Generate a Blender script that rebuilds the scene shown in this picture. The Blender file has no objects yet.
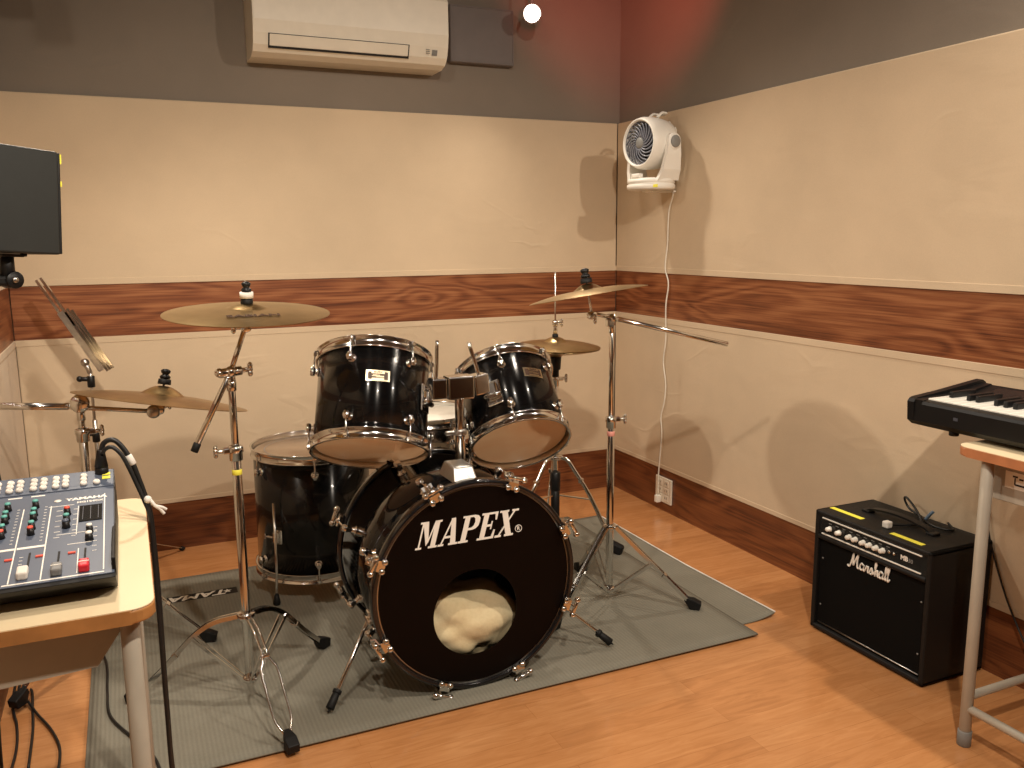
import bpy, bmesh, math, random
from mathutils import Vector, Matrix, noise
random.seed(4)
PI = math.pi
scene = bpy.context.scene
COL = scene.collection
V = Vector

# ---------------------------------------------------------------- materials
MATS = {}
def new_mat(name):
    m = bpy.data.materials.new(name); m.use_nodes = True
    nt = m.node_tree; b = nt.nodes['Principled BSDF']
    MATS[name] = m
    return m, nt, b
def setin(b, **k):
    for kk, v in k.items():
        kk = kk.replace('_', ' ')
        if kk in b.inputs: b.inputs[kk].default_value = v
def coords(nt, scale=(1, 1, 1), rot=(0, 0, 0)):
    tc = nt.nodes.new('ShaderNodeTexCoord'); mp = nt.nodes.new('ShaderNodeMapping')
    mp.inputs['Scale'].default_value = scale; mp.inputs['Rotation'].default_value = rot
    nt.links.new(tc.outputs['Object'], mp.inputs['Vector'])
    return mp.outputs['Vector']
def noise_node(nt, vec, scale, detail=4, rough=0.55, dist=0.0):
    n = nt.nodes.new('ShaderNodeTexNoise')
    n.inputs['Scale'].default_value = scale; n.inputs['Detail'].default_value = detail
    n.inputs['Roughness'].default_value = rough; n.inputs['Distortion'].default_value = dist
    nt.links.new(vec, n.inputs['Vector'])
    return n.outputs['Fac']
def ramp(nt, fac, stops):
    r = nt.nodes.new('ShaderNodeValToRGB')
    els = r.color_ramp.elements
    while len(els) < len(stops): els.new(0.5)
    for e, (p, c) in zip(els, stops):
        e.position = p; e.color = (*c, 1)
    nt.links.new(fac, r.inputs['Fac'])
    return r.outputs['Color']
def bump(nt, b, height, strength, dist):
    bp = nt.nodes.new('ShaderNodeBump')
    bp.inputs['Strength'].default_value = strength; bp.inputs['Distance'].default_value = dist
    nt.links.new(height, bp.inputs['Height'])
    nt.links.new(bp.outputs['Normal'], b.inputs['Normal'])
def mathn(nt, op, a, b=None):
    n = nt.nodes.new('ShaderNodeMath'); n.operation = op
    for i, v in enumerate((a, b)):
        if v is None: continue
        if isinstance(v, (int, float)): n.inputs[i].default_value = v
        else: nt.links.new(v, n.inputs[i])
    return n.outputs[0]
def simple(name, color, rough=0.5, metal=0.0, var=0.12, nscale=18, bstr=0.0, bscale=300, coat=0.0, **k):
    m, nt, b = new_mat(name)
    v = coords(nt)
    f = noise_node(nt, v, nscale, 3)
    lo = tuple(max(0, c * (1 - var)) for c in color); hi = tuple(min(1, c * (1 + var)) for c in color)
    nt.links.new(ramp(nt, f, [(0.3, lo), (0.7, hi)]), b.inputs['Base Color'])
    setin(b, Roughness=rough, Metallic=metal, Coat_Weight=coat, **k)
    if bstr > 0:
        bump(nt, b, noise_node(nt, v, bscale, 2), bstr, 0.001)
    return m

simple('chrome', (0.72, 0.71, 0.69), 0.12, 1.0, 0.05, 30)
simple('satin_silver', (0.58, 0.57, 0.54), 0.42, 1.0, 0.05, 60)
simple('dull_chrome', (0.55, 0.53, 0.50), 0.28, 1.0, 0.08, 40)
simple('black_lacquer', (0.003, 0.003, 0.0033), 0.22, 0.0, 0.2, 8, coat=0.45, Coat_Roughness=0.02, Anisotropic=0.96, Anisotropic_Rotation=0.25, Specular_IOR_Level=0.22)
simple('black_mirror', (0.003, 0.003, 0.0033), 0.05, 0.0, 0.2, 8, Specular_IOR_Level=0.5)
_nt = MATS['black_lacquer'].node_tree; _tg = _nt.nodes.new('ShaderNodeTangent'); _tg.direction_type = 'RADIAL'; _tg.axis = 'Z'
_nt.links.new(_tg.outputs[0], _nt.nodes['Principled BSDF'].inputs['Tangent'])
simple('maple', (0.80, 0.56, 0.34), 0.5, 0, 0.08, 7)
simple('black_hoop', (0.006, 0.006, 0.007), 0.16, coat=0.4)
simple('black_head', (0.004, 0.002, 0.0013), 0.45, 0, 0.15, 6, Specular_IOR_Level=0.10)
simple('black_plastic', (0.006, 0.006, 0.0065), 0.42, Specular_IOR_Level=0.35)
simple('rubber', (0.006, 0.006, 0.006), 0.6, Specular_IOR_Level=0.3)
simple('cable_black', (0.008, 0.008, 0.008), 0.45)
simple('cable_white', (0.75, 0.70, 0.60), 0.5)
simple('cream_plastic', (0.80, 0.74, 0.62), 0.38, var=0.03)
simple('fan_white', (0.83, 0.80, 0.73), 0.4, var=0.02)
simple('fan_dark', (0.07, 0.075, 0.095), 0.4)
simple('fan_slate', (0.20, 0.21, 0.25), 0.35)
simple('fan_grey', (0.22, 0.22, 0.21), 0.5)
simple('dark_gap', (0.015, 0.013, 0.012), 0.8)
simple('panel_grey', (0.17, 0.145, 0.135), 0.6, var=0.04)
simple('yellow_tape', (0.90, 0.83, 0.08), 0.6, var=0.04)
simple('white_paint', (0.85, 0.82, 0.75), 0.5, var=0.03)
simple('red_plastic', (0.60, 0.02, 0.035), 0.4)
simple('orange_red', (0.75, 0.10, 0.06), 0.5)
simple('teal_plastic', (0.12, 0.42, 0.38), 0.5)
simple('grey_plastic', (0.20, 0.20, 0.20), 0.5)
simple('mixer_blue', (0.078, 0.098, 0.142), 0.42, 0.0, 0.05, 10)
simple('screen_black', (0.012, 0.012, 0.012), 0.15)
simple('tolex', (0.008, 0.0075, 0.007), 0.55, 0, 0.2, 60, bstr=0.5, bscale=900, Specular_IOR_Level=0.3)
simple('speaker_box', (0.012, 0.0145, 0.0135), 0.5, 0, 0.08, 30, bstr=0.2, bscale=700)
simple('desk_top', (0.80, 0.66, 0.43), 0.42, 0, 0.05, 5)
simple('desk_edge', (0.42, 0.19, 0.06), 0.45, 0, 0.25, 14)
simple('desk_edge_red', (0.50, 0.20, 0.085), 0.45, 0, 0.15, 14)
simple('desk_metal', (0.42, 0.38, 0.31), 0.45, 0.0, 0.05)
simple('white_key', (0.85, 0.83, 0.76), 0.25, var=0.02)
simple('coated_head', (0.80, 0.76, 0.66), 0.5, var=0.03)
simple('felt_white', (0.75, 0.72, 0.66), 0.9)
simple('pale_tape', (0.78, 0.74, 0.68), 0.7)
simple('pink_label', (0.75, 0.32, 0.26), 0.6)
simple('blue_tie', (0.14, 0.22, 0.32), 0.6)
simple('dark_red_ink', (0.10, 0.01, 0.012), 0.5)
simple('brown_ink', (0.05, 0.022, 0.01), 0.5)
simple('brass_trim', (0.62, 0.52, 0.36), 0.3, 1.0)
simple('ceiling_paint', (0.16, 0.115, 0.085), 0.7, var=0.05)

# fabric-covered acoustic wall: fine weave, soft long wrinkles
def fabric(name, color):
    m, nt, b = new_mat(name)
    v = coords(nt)
    big = noise_node(nt, v, 1.6, 4, 0.6)
    fine = noise_node(nt, v, 420, 2)
    mix = mathn(nt, 'ADD', mathn(nt, 'MULTIPLY', big, 0.7), mathn(nt, 'MULTIPLY', fine, 0.3))
    lo = tuple(c * 0.90 for c in color); hi = tuple(c * 1.07 for c in color)
    nt.links.new(ramp(nt, mix, [(0.35, lo), (0.65, hi)]), b.inputs['Base Color'])
    wr = noise_node(nt, coords(nt, (1.0, 1.0, 2.2)), 2.6, 3, 0.5, 0.9)
    cn = noise_node(nt, coords(nt, (1.3, 1.3, 2.6)), 1.7, 2, 0.5, 0.5)
    ridge = mathn(nt, 'MAXIMUM', mathn(nt, 'SUBTRACT', 1.0, mathn(nt, 'MULTIPLY', mathn(nt, 'ABSOLUTE', mathn(nt, 'SUBTRACT', cn, 0.5)), 26.0)), 0.0)
    mask = mathn(nt, 'MAXIMUM', mathn(nt, 'MULTIPLY', mathn(nt, 'SUBTRACT', noise_node(nt, v, 2.3, 1), 0.54), 8.0), 0.0)
    wr = mathn(nt, 'ADD', wr, mathn(nt, 'MULTIPLY', mathn(nt, 'MULTIPLY', ridge, mask), 0.30))
    h = mathn(nt, 'ADD', mathn(nt, 'MULTIPLY', wr, 4.5), mathn(nt, 'MULTIPLY', fine, 0.30))
    bump(nt, b, h, 0.30, 0.0022)
    setin(b, Roughness=0.9, Specular_IOR_Level=0.15, Sheen_Weight=0.1)
    return m
fabric('wall_fabric', (0.63, 0.498, 0.345))
fabric('dark_wall_cloth', (0.235, 0.198, 0.160))

# stained teak boards: grain stretched along one axis
def wood(name, axis, c1, c2, c3, rough=0.36):
    m, nt, b = new_mat(name)
    def sc(a, t, z): return (a, t, z) if axis == 'x' else (t, a, z)
    n0 = noise_node(nt, coords(nt, sc(.75, 1, 4.2)), 1.5, 2, 0.45, 0.35)
    rings = mathn(nt, 'SINE', mathn(nt, 'MULTIPLY', n0, 75.0))
    streak = noise_node(nt, coords(nt, sc(.9, 6, 60)), 2.2, 5, 0.65, 0.3)
    fine = noise_node(nt, coords(nt, sc(5, 20, 240)), 2.0, 2)
    tone = noise_node(nt, coords(nt, sc(.5, 1, 5)), 1.1, 2)
    mix = mathn(nt, 'ADD', mathn(nt, 'MULTIPLY', rings, 0.060), mathn(nt, 'MULTIPLY', streak, 0.62))
    mix = mathn(nt, 'ADD', mix, mathn(nt, 'ADD', mathn(nt, 'MULTIPLY', fine, 0.14), mathn(nt, 'MULTIPLY', tone, 0.26)))
    nt.links.new(ramp(nt, mix, [(0.36, c1), (0.50, c2), (0.66, c3)]), b.inputs['Base Color'])
    setin(b, Roughness=rough)
    bump(nt, b, mix, 0.08, 0.001)
    return m
wood('teak_x', 'x', (0.085, 0.022, 0.008), (0.225, 0.072, 0.026), (0.36, 0.145, 0.058))
wood('teak_y', 'y', (0.085, 0.022, 0.008), (0.225, 0.072, 0.026), (0.36, 0.145, 0.058))
wood('teak_base_x', 'x', (0.075, 0.022, 0.009), (0.165, 0.052, 0.018), (0.235, 0.082, 0.028))
wood('teak_base_y', 'y', (0.075, 0.022, 0.009), (0.165, 0.052, 0.018), (0.235, 0.082, 0.028))

def floor_mat():
    m, nt, b = new_mat('floor_boards')
    v = coords(nt)
    br = nt.nodes.new('ShaderNodeTexBrick')
    br.inputs['Scale'].default_value = 1.0
    br.inputs['Brick Width'].default_value = 0.91; br.inputs['Row Height'].default_value = 0.0755
    br.inputs['Mortar Size'].default_value = 0.0006; br.inputs['Mortar Smooth'].default_value = 0.1
    br.inputs['Bias'].default_value = 0.0
    br.inputs['Color1'].default_value = (0.42, 0.42, 0.42, 1); br.inputs['Color2'].default_value = (0.62, 0.62, 0.62, 1)
    br.inputs['Mortar'].default_value = (0.25, 0.25, 0.25, 1)
    nt.links.new(v, br.inputs['Vector'])
    grain = noise_node(nt, coords(nt, (1.3, 9, 1)), 5, 5, 0.6, 1.2)
    rgb = nt.nodes.new('ShaderNodeRGBToBW'); nt.links.new(br.outputs['Color'], rgb.inputs[0])
    mix = mathn(nt, 'ADD', mathn(nt, 'MULTIPLY', rgb.outputs[0], 0.55), mathn(nt, 'MULTIPLY', grain, 0.45))
    nt.links.new(ramp(nt, mix, [(0.25, (0.33, 0.130, 0.044)), (0.5, (0.52, 0.232, 0.086)), (0.75, (0.66, 0.33, 0.138))]), b.inputs['Base Color'])
    setin(b, Roughness=0.22, Coat_Weight=0.25, Coat_Roughness=0.12)
    bump(nt, b, mix, 0.06, 0.001)
floor_mat()

def mat_mat():
    m, nt, b = new_mat('ribbed_carpet')
    v = coords(nt)
    w = nt.nodes.new('ShaderNodeTexWave'); w.wave_type = 'BANDS'; w.bands_direction = 'X'
    w.inputs['Scale'].default_value = 28; nt.links.new(v, w.inputs['Vector'])
    f = noise_node(nt, v, 260, 2)
    st = noise_node(nt, v, 3.0, 4)
    mix = mathn(nt, 'ADD', mathn(nt, 'MULTIPLY', f, 0.3), mathn(nt, 'ADD', mathn(nt, 'MULTIPLY', st, 0.55), mathn(nt, 'MULTIPLY', w.outputs['Fac'], 0.11)))
    nt.links.new(ramp(nt, mix, [(0.3, (0.165, 0.155, 0.122)), (0.7, (0.245, 0.231, 0.185))]), b.inputs['Base Color'])
    setin(b, Roughness=0.8, Specular_IOR_Level=0.25)
    bump(nt, b, mathn(nt, 'ADD', w.outputs['Fac'], mathn(nt, 'MULTIPLY', f, 0.4)), 0.3, 0.002)
mat_mat()

def head_mat(name, lo, hi, clear, trans, rough=.22):
    # thin plastic film: partly clear, partly lets diffuse light through
    m = bpy.data.materials.new(name); m.use_nodes = True; MATS[name] = m
    nt = m.node_tree; nt.nodes.clear()
    out = nt.nodes.new('ShaderNodeOutputMaterial')
    f = noise_node(nt, coords(nt, (3, 3, 3)), 2.2, 3, 0.5, 0.8)
    col = ramp(nt, f, [(0.3, lo), (0.7, hi)])
    d = nt.nodes.new('ShaderNodeBsdfDiffuse'); tl = nt.nodes.new('ShaderNodeBsdfTranslucent'); tr = nt.nodes.new('ShaderNodeBsdfTransparent'); g = nt.nodes.new('ShaderNodeBsdfGlossy')
    g.inputs['Roughness'].default_value = rough
    nt.links.new(col, d.inputs['Color']); nt.links.new(col, tl.inputs['Color'])
    def mix(a, b, fac):
        x = nt.nodes.new('ShaderNodeMixShader')
        if isinstance(fac, float): x.inputs[0].default_value = fac
        else: nt.links.new(fac, x.inputs[0])
        nt.links.new(a, x.inputs[1]); nt.links.new(b, x.inputs[2]); return x.outputs[0]
    x = mix(d.outputs[0], tl.outputs[0], trans); x = mix(x, tr.outputs[0], clear)
    fr = nt.nodes.new('ShaderNodeFresnel'); fr.inputs['IOR'].default_value = 1.45
    x = mix(x, g.outputs[0], fr.outputs[0]); nt.links.new(x, out.inputs['Surface'])
head_mat('tom_head', (0.95, 0.60, 0.33), (1.0, 0.74, 0.46), 0.05, 0.5)
head_mat('clear_head', (0.93, 0.80, 0.64), (0.97, 0.88, 0.76), 0.90, 0.8)
head_mat('floor_tom_head', (0.72, 0.52, 0.34), (0.84, 0.64, 0.44), 0.35, 0.4)
def bronze_mat():
    m, nt, b = new_mat('bronze')
    # concentric lathe grooves about the cymbal's own axis
    tc = nt.nodes.new('ShaderNodeTexCoord'); sx = nt.nodes.new('ShaderNodeSeparateXYZ')
    nt.links.new(tc.outputs['Object'], sx.inputs[0])
    r = mathn(nt, 'SQRT', mathn(nt, 'ADD', mathn(nt, 'POWER', mathn(nt, 'ABSOLUTE', sx.outputs[0]), 2.0), mathn(nt, 'POWER', mathn(nt, 'ABSOLUTE', sx.outputs[1]), 2.0)))
    g = mathn(nt, 'SINE', mathn(nt, 'MULTIPLY', r, 1800.0))
    f = noise_node(nt, coords(nt), 9, 4)
    nt.links.new(ramp(nt, f, [(0.3, (0.40, 0.27, 0.12)), (0.7, (0.56, 0.40, 0.20))]), b.inputs['Base Color'])
    bump(nt, b, g, 0.12, 0.0004)
    setin(b, Metallic=1.0, Roughness=0.3)
bronze_mat()
def pillow_mat():
    m, nt, b = new_mat('pillow_cloth')
    f = noise_node(nt, coords(nt), 90, 3); g = noise_node(nt, coords(nt), 9, 3)
    mix = mathn(nt, 'ADD', mathn(nt, 'MULTIPLY', f, 0.4), mathn(nt, 'MULTIPLY', g, 0.6))
    nt.links.new(ramp(nt, mix, [(0.3, (0.60, 0.49, 0.28)), (0.7, (0.74, 0.62, 0.39))]), b.inputs['Base Color'])
    bump(nt, b, mix, 0.4, 0.004); setin(b, Roughness=0.9)
pillow_mat()
def grille_mat():
    m, nt, b = new_mat('grille_cloth')
    v = coords(nt)
    w = nt.nodes.new('ShaderNodeTexWave'); w.bands_direction = 'Y'; w.inputs['Scale'].default_value = 110
    w2 = nt.nodes.new('ShaderNodeTexWave'); w2.bands_direction = 'Z'; w2.inputs['Scale'].default_value = 110
    for q in (w, w2): nt.links.new(v, q.inputs['Vector'])
    s = mathn(nt, 'MULTIPLY', w.outputs['Fac'], w2.outputs['Fac'])
    nt.links.new(ramp(nt, s, [(0.0, (0.002, 0.002, 0.002)), (1.0, (0.012, 0.011, 0.010))]), b.inputs['Base Color'])
    bump(nt, b, s, 0.5, 0.001); setin(b, Roughness=0.8, Specular_IOR_Level=0.1)
grille_mat()
def glow(name, color, strength):
    m, nt, b = new_mat(name)
    setin(b, Base_Color=(*color, 1), Roughness=0.4)
    b.inputs['Emission Color'].default_value = (*color, 1); b.inputs['Emission Strength'].default_value = strength
glow('lamp_glass', (1.0, 0.86, 0.72), 14.0)
M = MATS

# ---------------------------------------------------------------- mesh helpers
class MB:
    def __init__(s): s.bm = bmesh.new()
    def add(s, verts, faces, mx=None, smooth=False):
        vs = [s.bm.verts.new(mx @ V(v) if mx else V(v)) for v in verts]
        for f in faces:
            try:
                fc = s.bm.faces.new([vs[i] for i in f]); fc.smooth = smooth
            except ValueError: pass
        return s
    def box(s, c, size, bev=0.0, mx=None, seg=2):
        b = bmesh.new(); bmesh.ops.create_cube(b, size=1.0)
        for v in b.verts: v.co = V((v.co.x * size[0] + c[0], v.co.y * size[1] + c[1], v.co.z * size[2] + c[2]))
        if bev > 0:
            bmesh.ops.bevel(b, geom=list(b.edges), offset=bev, segments=seg, profile=0.5, affect='EDGES')
            for f in b.faces: f.smooth = False
        s.merge(b, mx); return s
    def merge(s, b, mx=None):
        b.verts.index_update()
        vs = [s.bm.verts.new(mx @ v.co if mx else v.co) for v in b.verts]
        for f in b.faces:
            try:
                nf = s.bm.faces.new([vs[v.index] for v in f.verts]); nf.smooth = f.smooth
            except ValueError: pass
        b.free()
    def lathe(s, prof, mx=None, seg=48, smooth=True, arc=None):
        # prof: (r, z) pairs, axis z
        n = len(prof); vs = []; rings = []
        for (r, z) in prof:
            if r < 1e-6:
                rings.append([len(vs)]); vs.append((0, 0, z))
            else:
                rings.append(list(range(len(vs), len(vs) + seg)))
                vs += [(r * math.cos(2 * PI * k / seg), r * math.sin(2 * PI * k / seg), z) for k in range(seg)]
        fs = []
        for a, b in zip(rings[:-1], rings[1:]):
            for k in range(seg):
                k2 = (k + 1) % seg
                if len(a) == 1 and len(b) == 1: continue
                if len(a) == 1: fs.append((a[0], b[k2], b[k]))
                elif len(b) == 1: fs.append((a[k], a[k2], b[0]))
                else: fs.append((a[k], a[k2], b[k2], b[k]))
        s.add(vs, fs, mx, smooth); return s
    def cyl(s, p0, p1, r0, r1=None, seg=14, mx=None, smooth=True):
        r1 = r0 if r1 is None else r1
        p0, p1 = V(p0), V(p1); d = p1 - p0; L = d.length
        m = Matrix.Translation(p0) @ d.to_track_quat('Z', 'Y').to_matrix().to_4x4()
        if mx: m = mx @ m
        e = min(0.0012, min(r0, r1) * .25, L * .2)
        s.lathe([(0, 0), (r0 - e, 0), (r0, e), (r1, L - e), (r1 - e, L), (0, L)], m, seg, smooth); return s
    def tube(s, pts, r, seg=8, mx=None, closed=False, flat=None):
        P = [V(p) for p in pts]; n = len(P); vs = []; fs = []
        up = V((0, 0, 1)); prev = None
        for i in range(n):
            a = P[(i - 1) % n] if (closed or i > 0) else P[0]
            b = P[(i + 1) % n] if (closed or i < n - 1) else P[-1]
            t = (b - a)
            if t.length < 1e-9: t = V((0, 0, 1))
            t.normalize()
            if prev is None:
                u = t.cross(up)
                if u.length < 1e-3: u = t.cross(V((1, 0, 0)))
            else: u = prev - t * prev.dot(t)
            if u.length < 1e-6: u = t.cross(V((1, 0, 0)))
            u.normalize(); w = t.cross(u); prev = u
            rr = r[i] if isinstance(r, (list, tuple)) else r
            ru, rw = (rr, rr) if flat is None else (rr * flat[0], rr * flat[1])
            for k in range(seg):
                ang = 2 * PI * k / seg
                vs.append(P[i] + u * ru * math.cos(ang) + w * rw * math.sin(ang))
        m_ = n if closed else n - 1
        for i in range(m_):
            j = (i + 1) % n
            for k in range(seg):
                k2 = (k + 1) % seg
                fs.append((i * seg + k, i * seg + k2, j * seg + k2, j * seg + k))
        if not closed:
            fs.append(tuple(range(seg))[::-1]); fs.append(tuple((n - 1) * seg + k for k in range(seg)))
        s.add(vs, fs, mx, True); return s
    def strip(s, pts, w, t, side, mx=None):
        # flat bar: rectangle section, side = width direction
        P = [V(p) for p in pts]; sd = V(side).normalized(); vs = []; fs = []; n = len(P)
        for i in range(n):
            a = P[max(0, i - 1)]; b = P[min(n - 1, i + 1)]; tt = (b - a).normalized(); nn = tt.cross(sd).normalized()
            for (x, y) in ((-1, -1), (1, -1), (1, 1), (-1, 1)):
                vs.append(P[i] + sd * w * .5 * x + nn * t * .5 * y)
        for i in range(n - 1):
            for k in range(4):
                fs.append((i * 4 + k, i * 4 + (k + 1) % 4, i * 4 + 4 + (k + 1) % 4, i * 4 + 4 + k))
        fs.append((3, 2, 1, 0)); fs.append(tuple(n * 4 - 4 + k for k in range(4)))
        s.add(vs, fs, mx, False); return s
    def poly(s, outline, h, mx=None):
        # extrude an xy outline to height h (z 0..h)
        n = len(outline)
        vs = [(x, y, 0) for x, y in outline] + [(x, y, h) for x, y in outline]
        fs = [tuple(range(n))[::-1], tuple(range(n, 2 * n))] + [(i, (i + 1) % n, (i + 1) % n + n, i + n) for i in range(n)]
        s.add(vs, fs, mx, False); return s
    def ball(s, c, r, mx=None, seg=16, sq=(1, 1, 1)):
        m = Matrix.Translation(V(c)) @ Matrix.Diagonal((*sq, 1))
        if mx: m = mx @ m
        s.lathe([(0, -r)] + [(r * math.cos(a), r * math.sin(a)) for a in [(-.5 + k / 8) * PI for k in range(1, 8)]] + [(0, r)], m, seg); return s
    def build(s, name, mat, parent=None, **k):
        bmesh.ops.recalc_face_normals(s.bm, faces=s.bm.faces)
        me = bpy.data.meshes.new(name); s.bm.to_mesh(me); s.bm.free()
        o = bpy.data.objects.new(name, me); COL.objects.link(o)
        me.materials.append(M[mat] if isinstance(mat, str) else mat)
        if parent: o.parent = parent
        for kk, v in k.items(): o[kk] = v
        return o
def tag(o, label, cat, group=None):
    o['label'] = label; o['category'] = cat
    if group: o['group'] = group
    return o
def thing(name, label, cat, loc=(0, 0, 0), rot=None, group=None):
    o = bpy.data.objects.new(name, None); COL.objects.link(o)
    o.empty_display_size = .05
    o.location = loc
    if rot is not None: o.rotation_euler = rot
    tag(o, label, cat, group); return o
def struct(name, mb, mat, parent=None):
    o = mb.build(name, mat, parent)
    if not parent: o['kind'] = 'structure'
    return o
def frame(loc, zdir, xdir=None):
    z = V(zdir).normalized(); x = V(xdir) if xdir else (V((0, 0, 1)) if abs(z.z) < .9 else V((1, 0, 0)))
    x = (x - z * x.dot(z)).normalized(); y = z.cross(x)
    m = Matrix((x, y, z)).transposed().to_4x4(); m.translation = V(loc); return m
def smoothpts(P, n=8):
    P = [V(p) for p in P]; out = []
    Q = [P[0] * 2 - P[1]] + P + [P[-1] * 2 - P[-2]]
    for i in range(1, len(Q) - 2):
        a, b, c, d = Q[i - 1:i + 3]
        for k in range(n):
            t = k / n
            out.append(0.5 * ((2 * b) + (c - a) * t + (2 * a - 5 * b + 4 * c - d) * t * t + (3 * b - a - 3 * c + d) * t ** 3))
    out.append(P[-1]); return out
def text_into(mb, s, size, mx, bold=0.0, extrude=0.0005, shear=0.0, sx=1.0, align='CENTER'):
    cu = bpy.data.curves.new('lettering', 'FONT'); cu.body = s; cu.size = size; cu.offset = bold
    cu.extrude = extrude; cu.shear = shear; cu.align_x = align; cu.align_y = 'CENTER'; cu.resolution_u = 3
    o = bpy.data.objects.new('lettering', cu)
    me = bpy.data.meshes.new_from_object(o)
    b = bmesh.new(); b.from_mesh(me)
    for v in b.verts: v.co.x *= sx
    mb.merge(b, mx)
    bpy.data.objects.remove(o); bpy.data.curves.remove(cu); bpy.data.meshes.remove(me)
def face_frame(loc, normal, up=(0, 0, 1)):
    # local x = right as read, y = up, z = out of the surface
    z = V(normal).normalized(); y = V(up); y = (y - z * y.dot(z)).normalized(); x = y.cross(z)
    m = Matrix((x, y, z)).transposed().to_4x4(); m.translation = V(loc); return m

# ---------------------------------------------------------------- the room
XL, XR, YB, YF = -0.387, 2.206, 3.66, -2.3
CEIL = 2.56
Z3, Z2, Z1, ZT = 0.198, 0.8945, 1.094, 1.790
REC = 0.024
def wall(side):
    m = MB()
    if side == 'back': m.box(((XL + XR) / 2, YB + REC + .05, CEIL / 2), (XR - XL + .25, .1, CEIL))
    if side == 'front': m.box(((XL + XR) / 2, YF - REC - .05, CEIL / 2), (XR - XL + .25, .1, CEIL))
    if side == 'left': m.box((XL - REC - .05, (YB + YF) / 2, CEIL / 2), (.1, YB - YF + 2 * REC, CEIL))
    if side == 'right': m.box((XR + REC + .05, (YB + YF) / 2, CEIL / 2), (.1, YB - YF + 2 * REC, CEIL))
    w = struct('wall_' + side, m, 'dark_wall_cloth')
    def slab(z0, z1, inset, name, mat, bev):
        q = MB(); t = REC + .002 - inset; e = 0.0 if name != 'fabric_panel' else 0.0
        if side == 'back': q.box(((XL + XR) / 2, YB + inset + t / 2, (z0 + z1) / 2), (XR - XL, t, z1 - z0), bev)
        if side == 'front': q.box(((XL + XR) / 2, YF - inset - t / 2, (z0 + z1) / 2), (XR - XL, t, z1 - z0), bev)
        if side == 'left': q.box((XL - inset - t / 2, (YB + YF) / 2, (z0 + z1) / 2), (t, YB - YF, z1 - z0), bev)
        if side == 'right': q.box((XR + inset + t / 2, (YB + YF) / 2, (z0 + z1) / 2), (t, YB - YF, z1 - z0), bev)
        return struct(name, q, mat, w)
    slab(Z1 + .001, ZT, 0, 'fabric_panel', 'wall_fabric', .005)
    slab(Z3 + .001, Z2 - .001, 0, 'fabric_panel', 'wall_fabric', .005)
    ax = 'x' if side in ('back', 'front') else 'y'
    slab(Z1 + .0005, Z1 + .024, -.0018, 'fabric_hem', 'wall_fabric', .001)
    slab(Z2 - .024, Z2 - .0005, -.0018, 'fabric_hem', 'wall_fabric', .001)
    slab(Z3 + .0005, Z3 + .018, -.0015, 'fabric_hem', 'wall_fabric', .001)
    slab(Z2, Z1, .003, 'wood_band', 'teak_' + ax, 0)
    b = slab(0, Z3, .002, 'baseboard', 'teak_base_' + ax, 0)
    b.parent = None; b.name = 'baseboard_' + side; b['kind'] = 'structure'
for s_ in ('back', 'right', 'left', 'front'): wall(s_)
struct('floor', MB().box(((XL + XR) / 2, (YB + YF) / 2, -.03), (XR - XL + .3, YB - YF + .3, .06)), 'floor_boards')
struct('ceiling', MB().box(((XL + XR) / 2, (YB + YF) / 2, CEIL + .05), (XR - XL + .3, YB - YF + .3, .1)), 'ceiling_paint')

# ---------------------------------------------------------------- carpets
def carpet(x0, x1, y0, y1, zoff, curl, nx=60, ny=48, dogear=None):
    vs = []; fs = []
    T = .0045
    for lay in (0, 1):
        for j in range(ny + 1):
            for i in range(nx + 1):
                x = x0 + (x1 - x0) * i / nx; y = y0 + (y1 - y0) * j / ny
                z = zoff + T * lay
                z += curl(x, y)
                vs.append((x, y, z))
    N = (nx + 1) * (ny + 1); idx = lambda l, i, j: l * N + j * (nx + 1) + i
    for j in range(ny):
        for i in range(nx):
            fs.append((idx(1, i, j), idx(1, i + 1, j), idx(1, i + 1, j + 1), idx(1, i, j + 1)))
            fs.append((idx(0, i, j), idx(0, i, j + 1), idx(0, i + 1, j + 1), idx(0, i + 1, j)))
    for i in range(nx):
        fs.append((idx(0, i, 0), idx(0, i + 1, 0), idx(1, i + 1, 0), idx(1, i, 0)))
        fs.append((idx(0, i, ny), idx(1, i, ny), idx(1, i + 1, ny), idx(0, i + 1, ny)))
    for j in range(ny):
        fs.append((idx(0, 0, j), idx(1, 0, j), idx(1, 0, j + 1), idx(0, 0, j + 1)))
        fs.append((idx(0, nx, j), idx(0, nx, j + 1), idx(1, nx, j + 1), idx(1, nx, j)))
    return MB().add(vs, fs, None, True)
def curl_under(x, y):
    a = max(0, (x - 1.80) / .10); b = max(0, 1 - (y - 2.10) / .5)
    return .014 * a * a * b + .002 * a
low = carpet(1.30, 1.895, 2.10, 3.27, .0003, curl_under, 40, 40).build('floor_mat', 'ribbed_carpet')
tag(low, 'grey mat sticking out from under the big drum mat, its front right corner curling up', 'mat')
e_ = MB(); e_.tube([(1.896, 2.10 + 1.17 * k / 30, .0045 + curl_under(1.9, 2.10 + 1.17 * k / 30)) for k in range(31)], .0028, 6)
e_.build('edge_binding', 'pale_tape', low, label='pale frayed edge')
big = carpet(-.175, 1.752, 2.012, 3.30, .0055, lambda x, y: 0.0 if x < 1.3 else 0.0012 * min(1, (x - 1.3) / .1), 50, 30).build('floor_mat', 'ribbed_carpet')
tag(big, 'large grey ribbed mat under the whole drum kit', 'mat')
MZ = .0105

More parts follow.
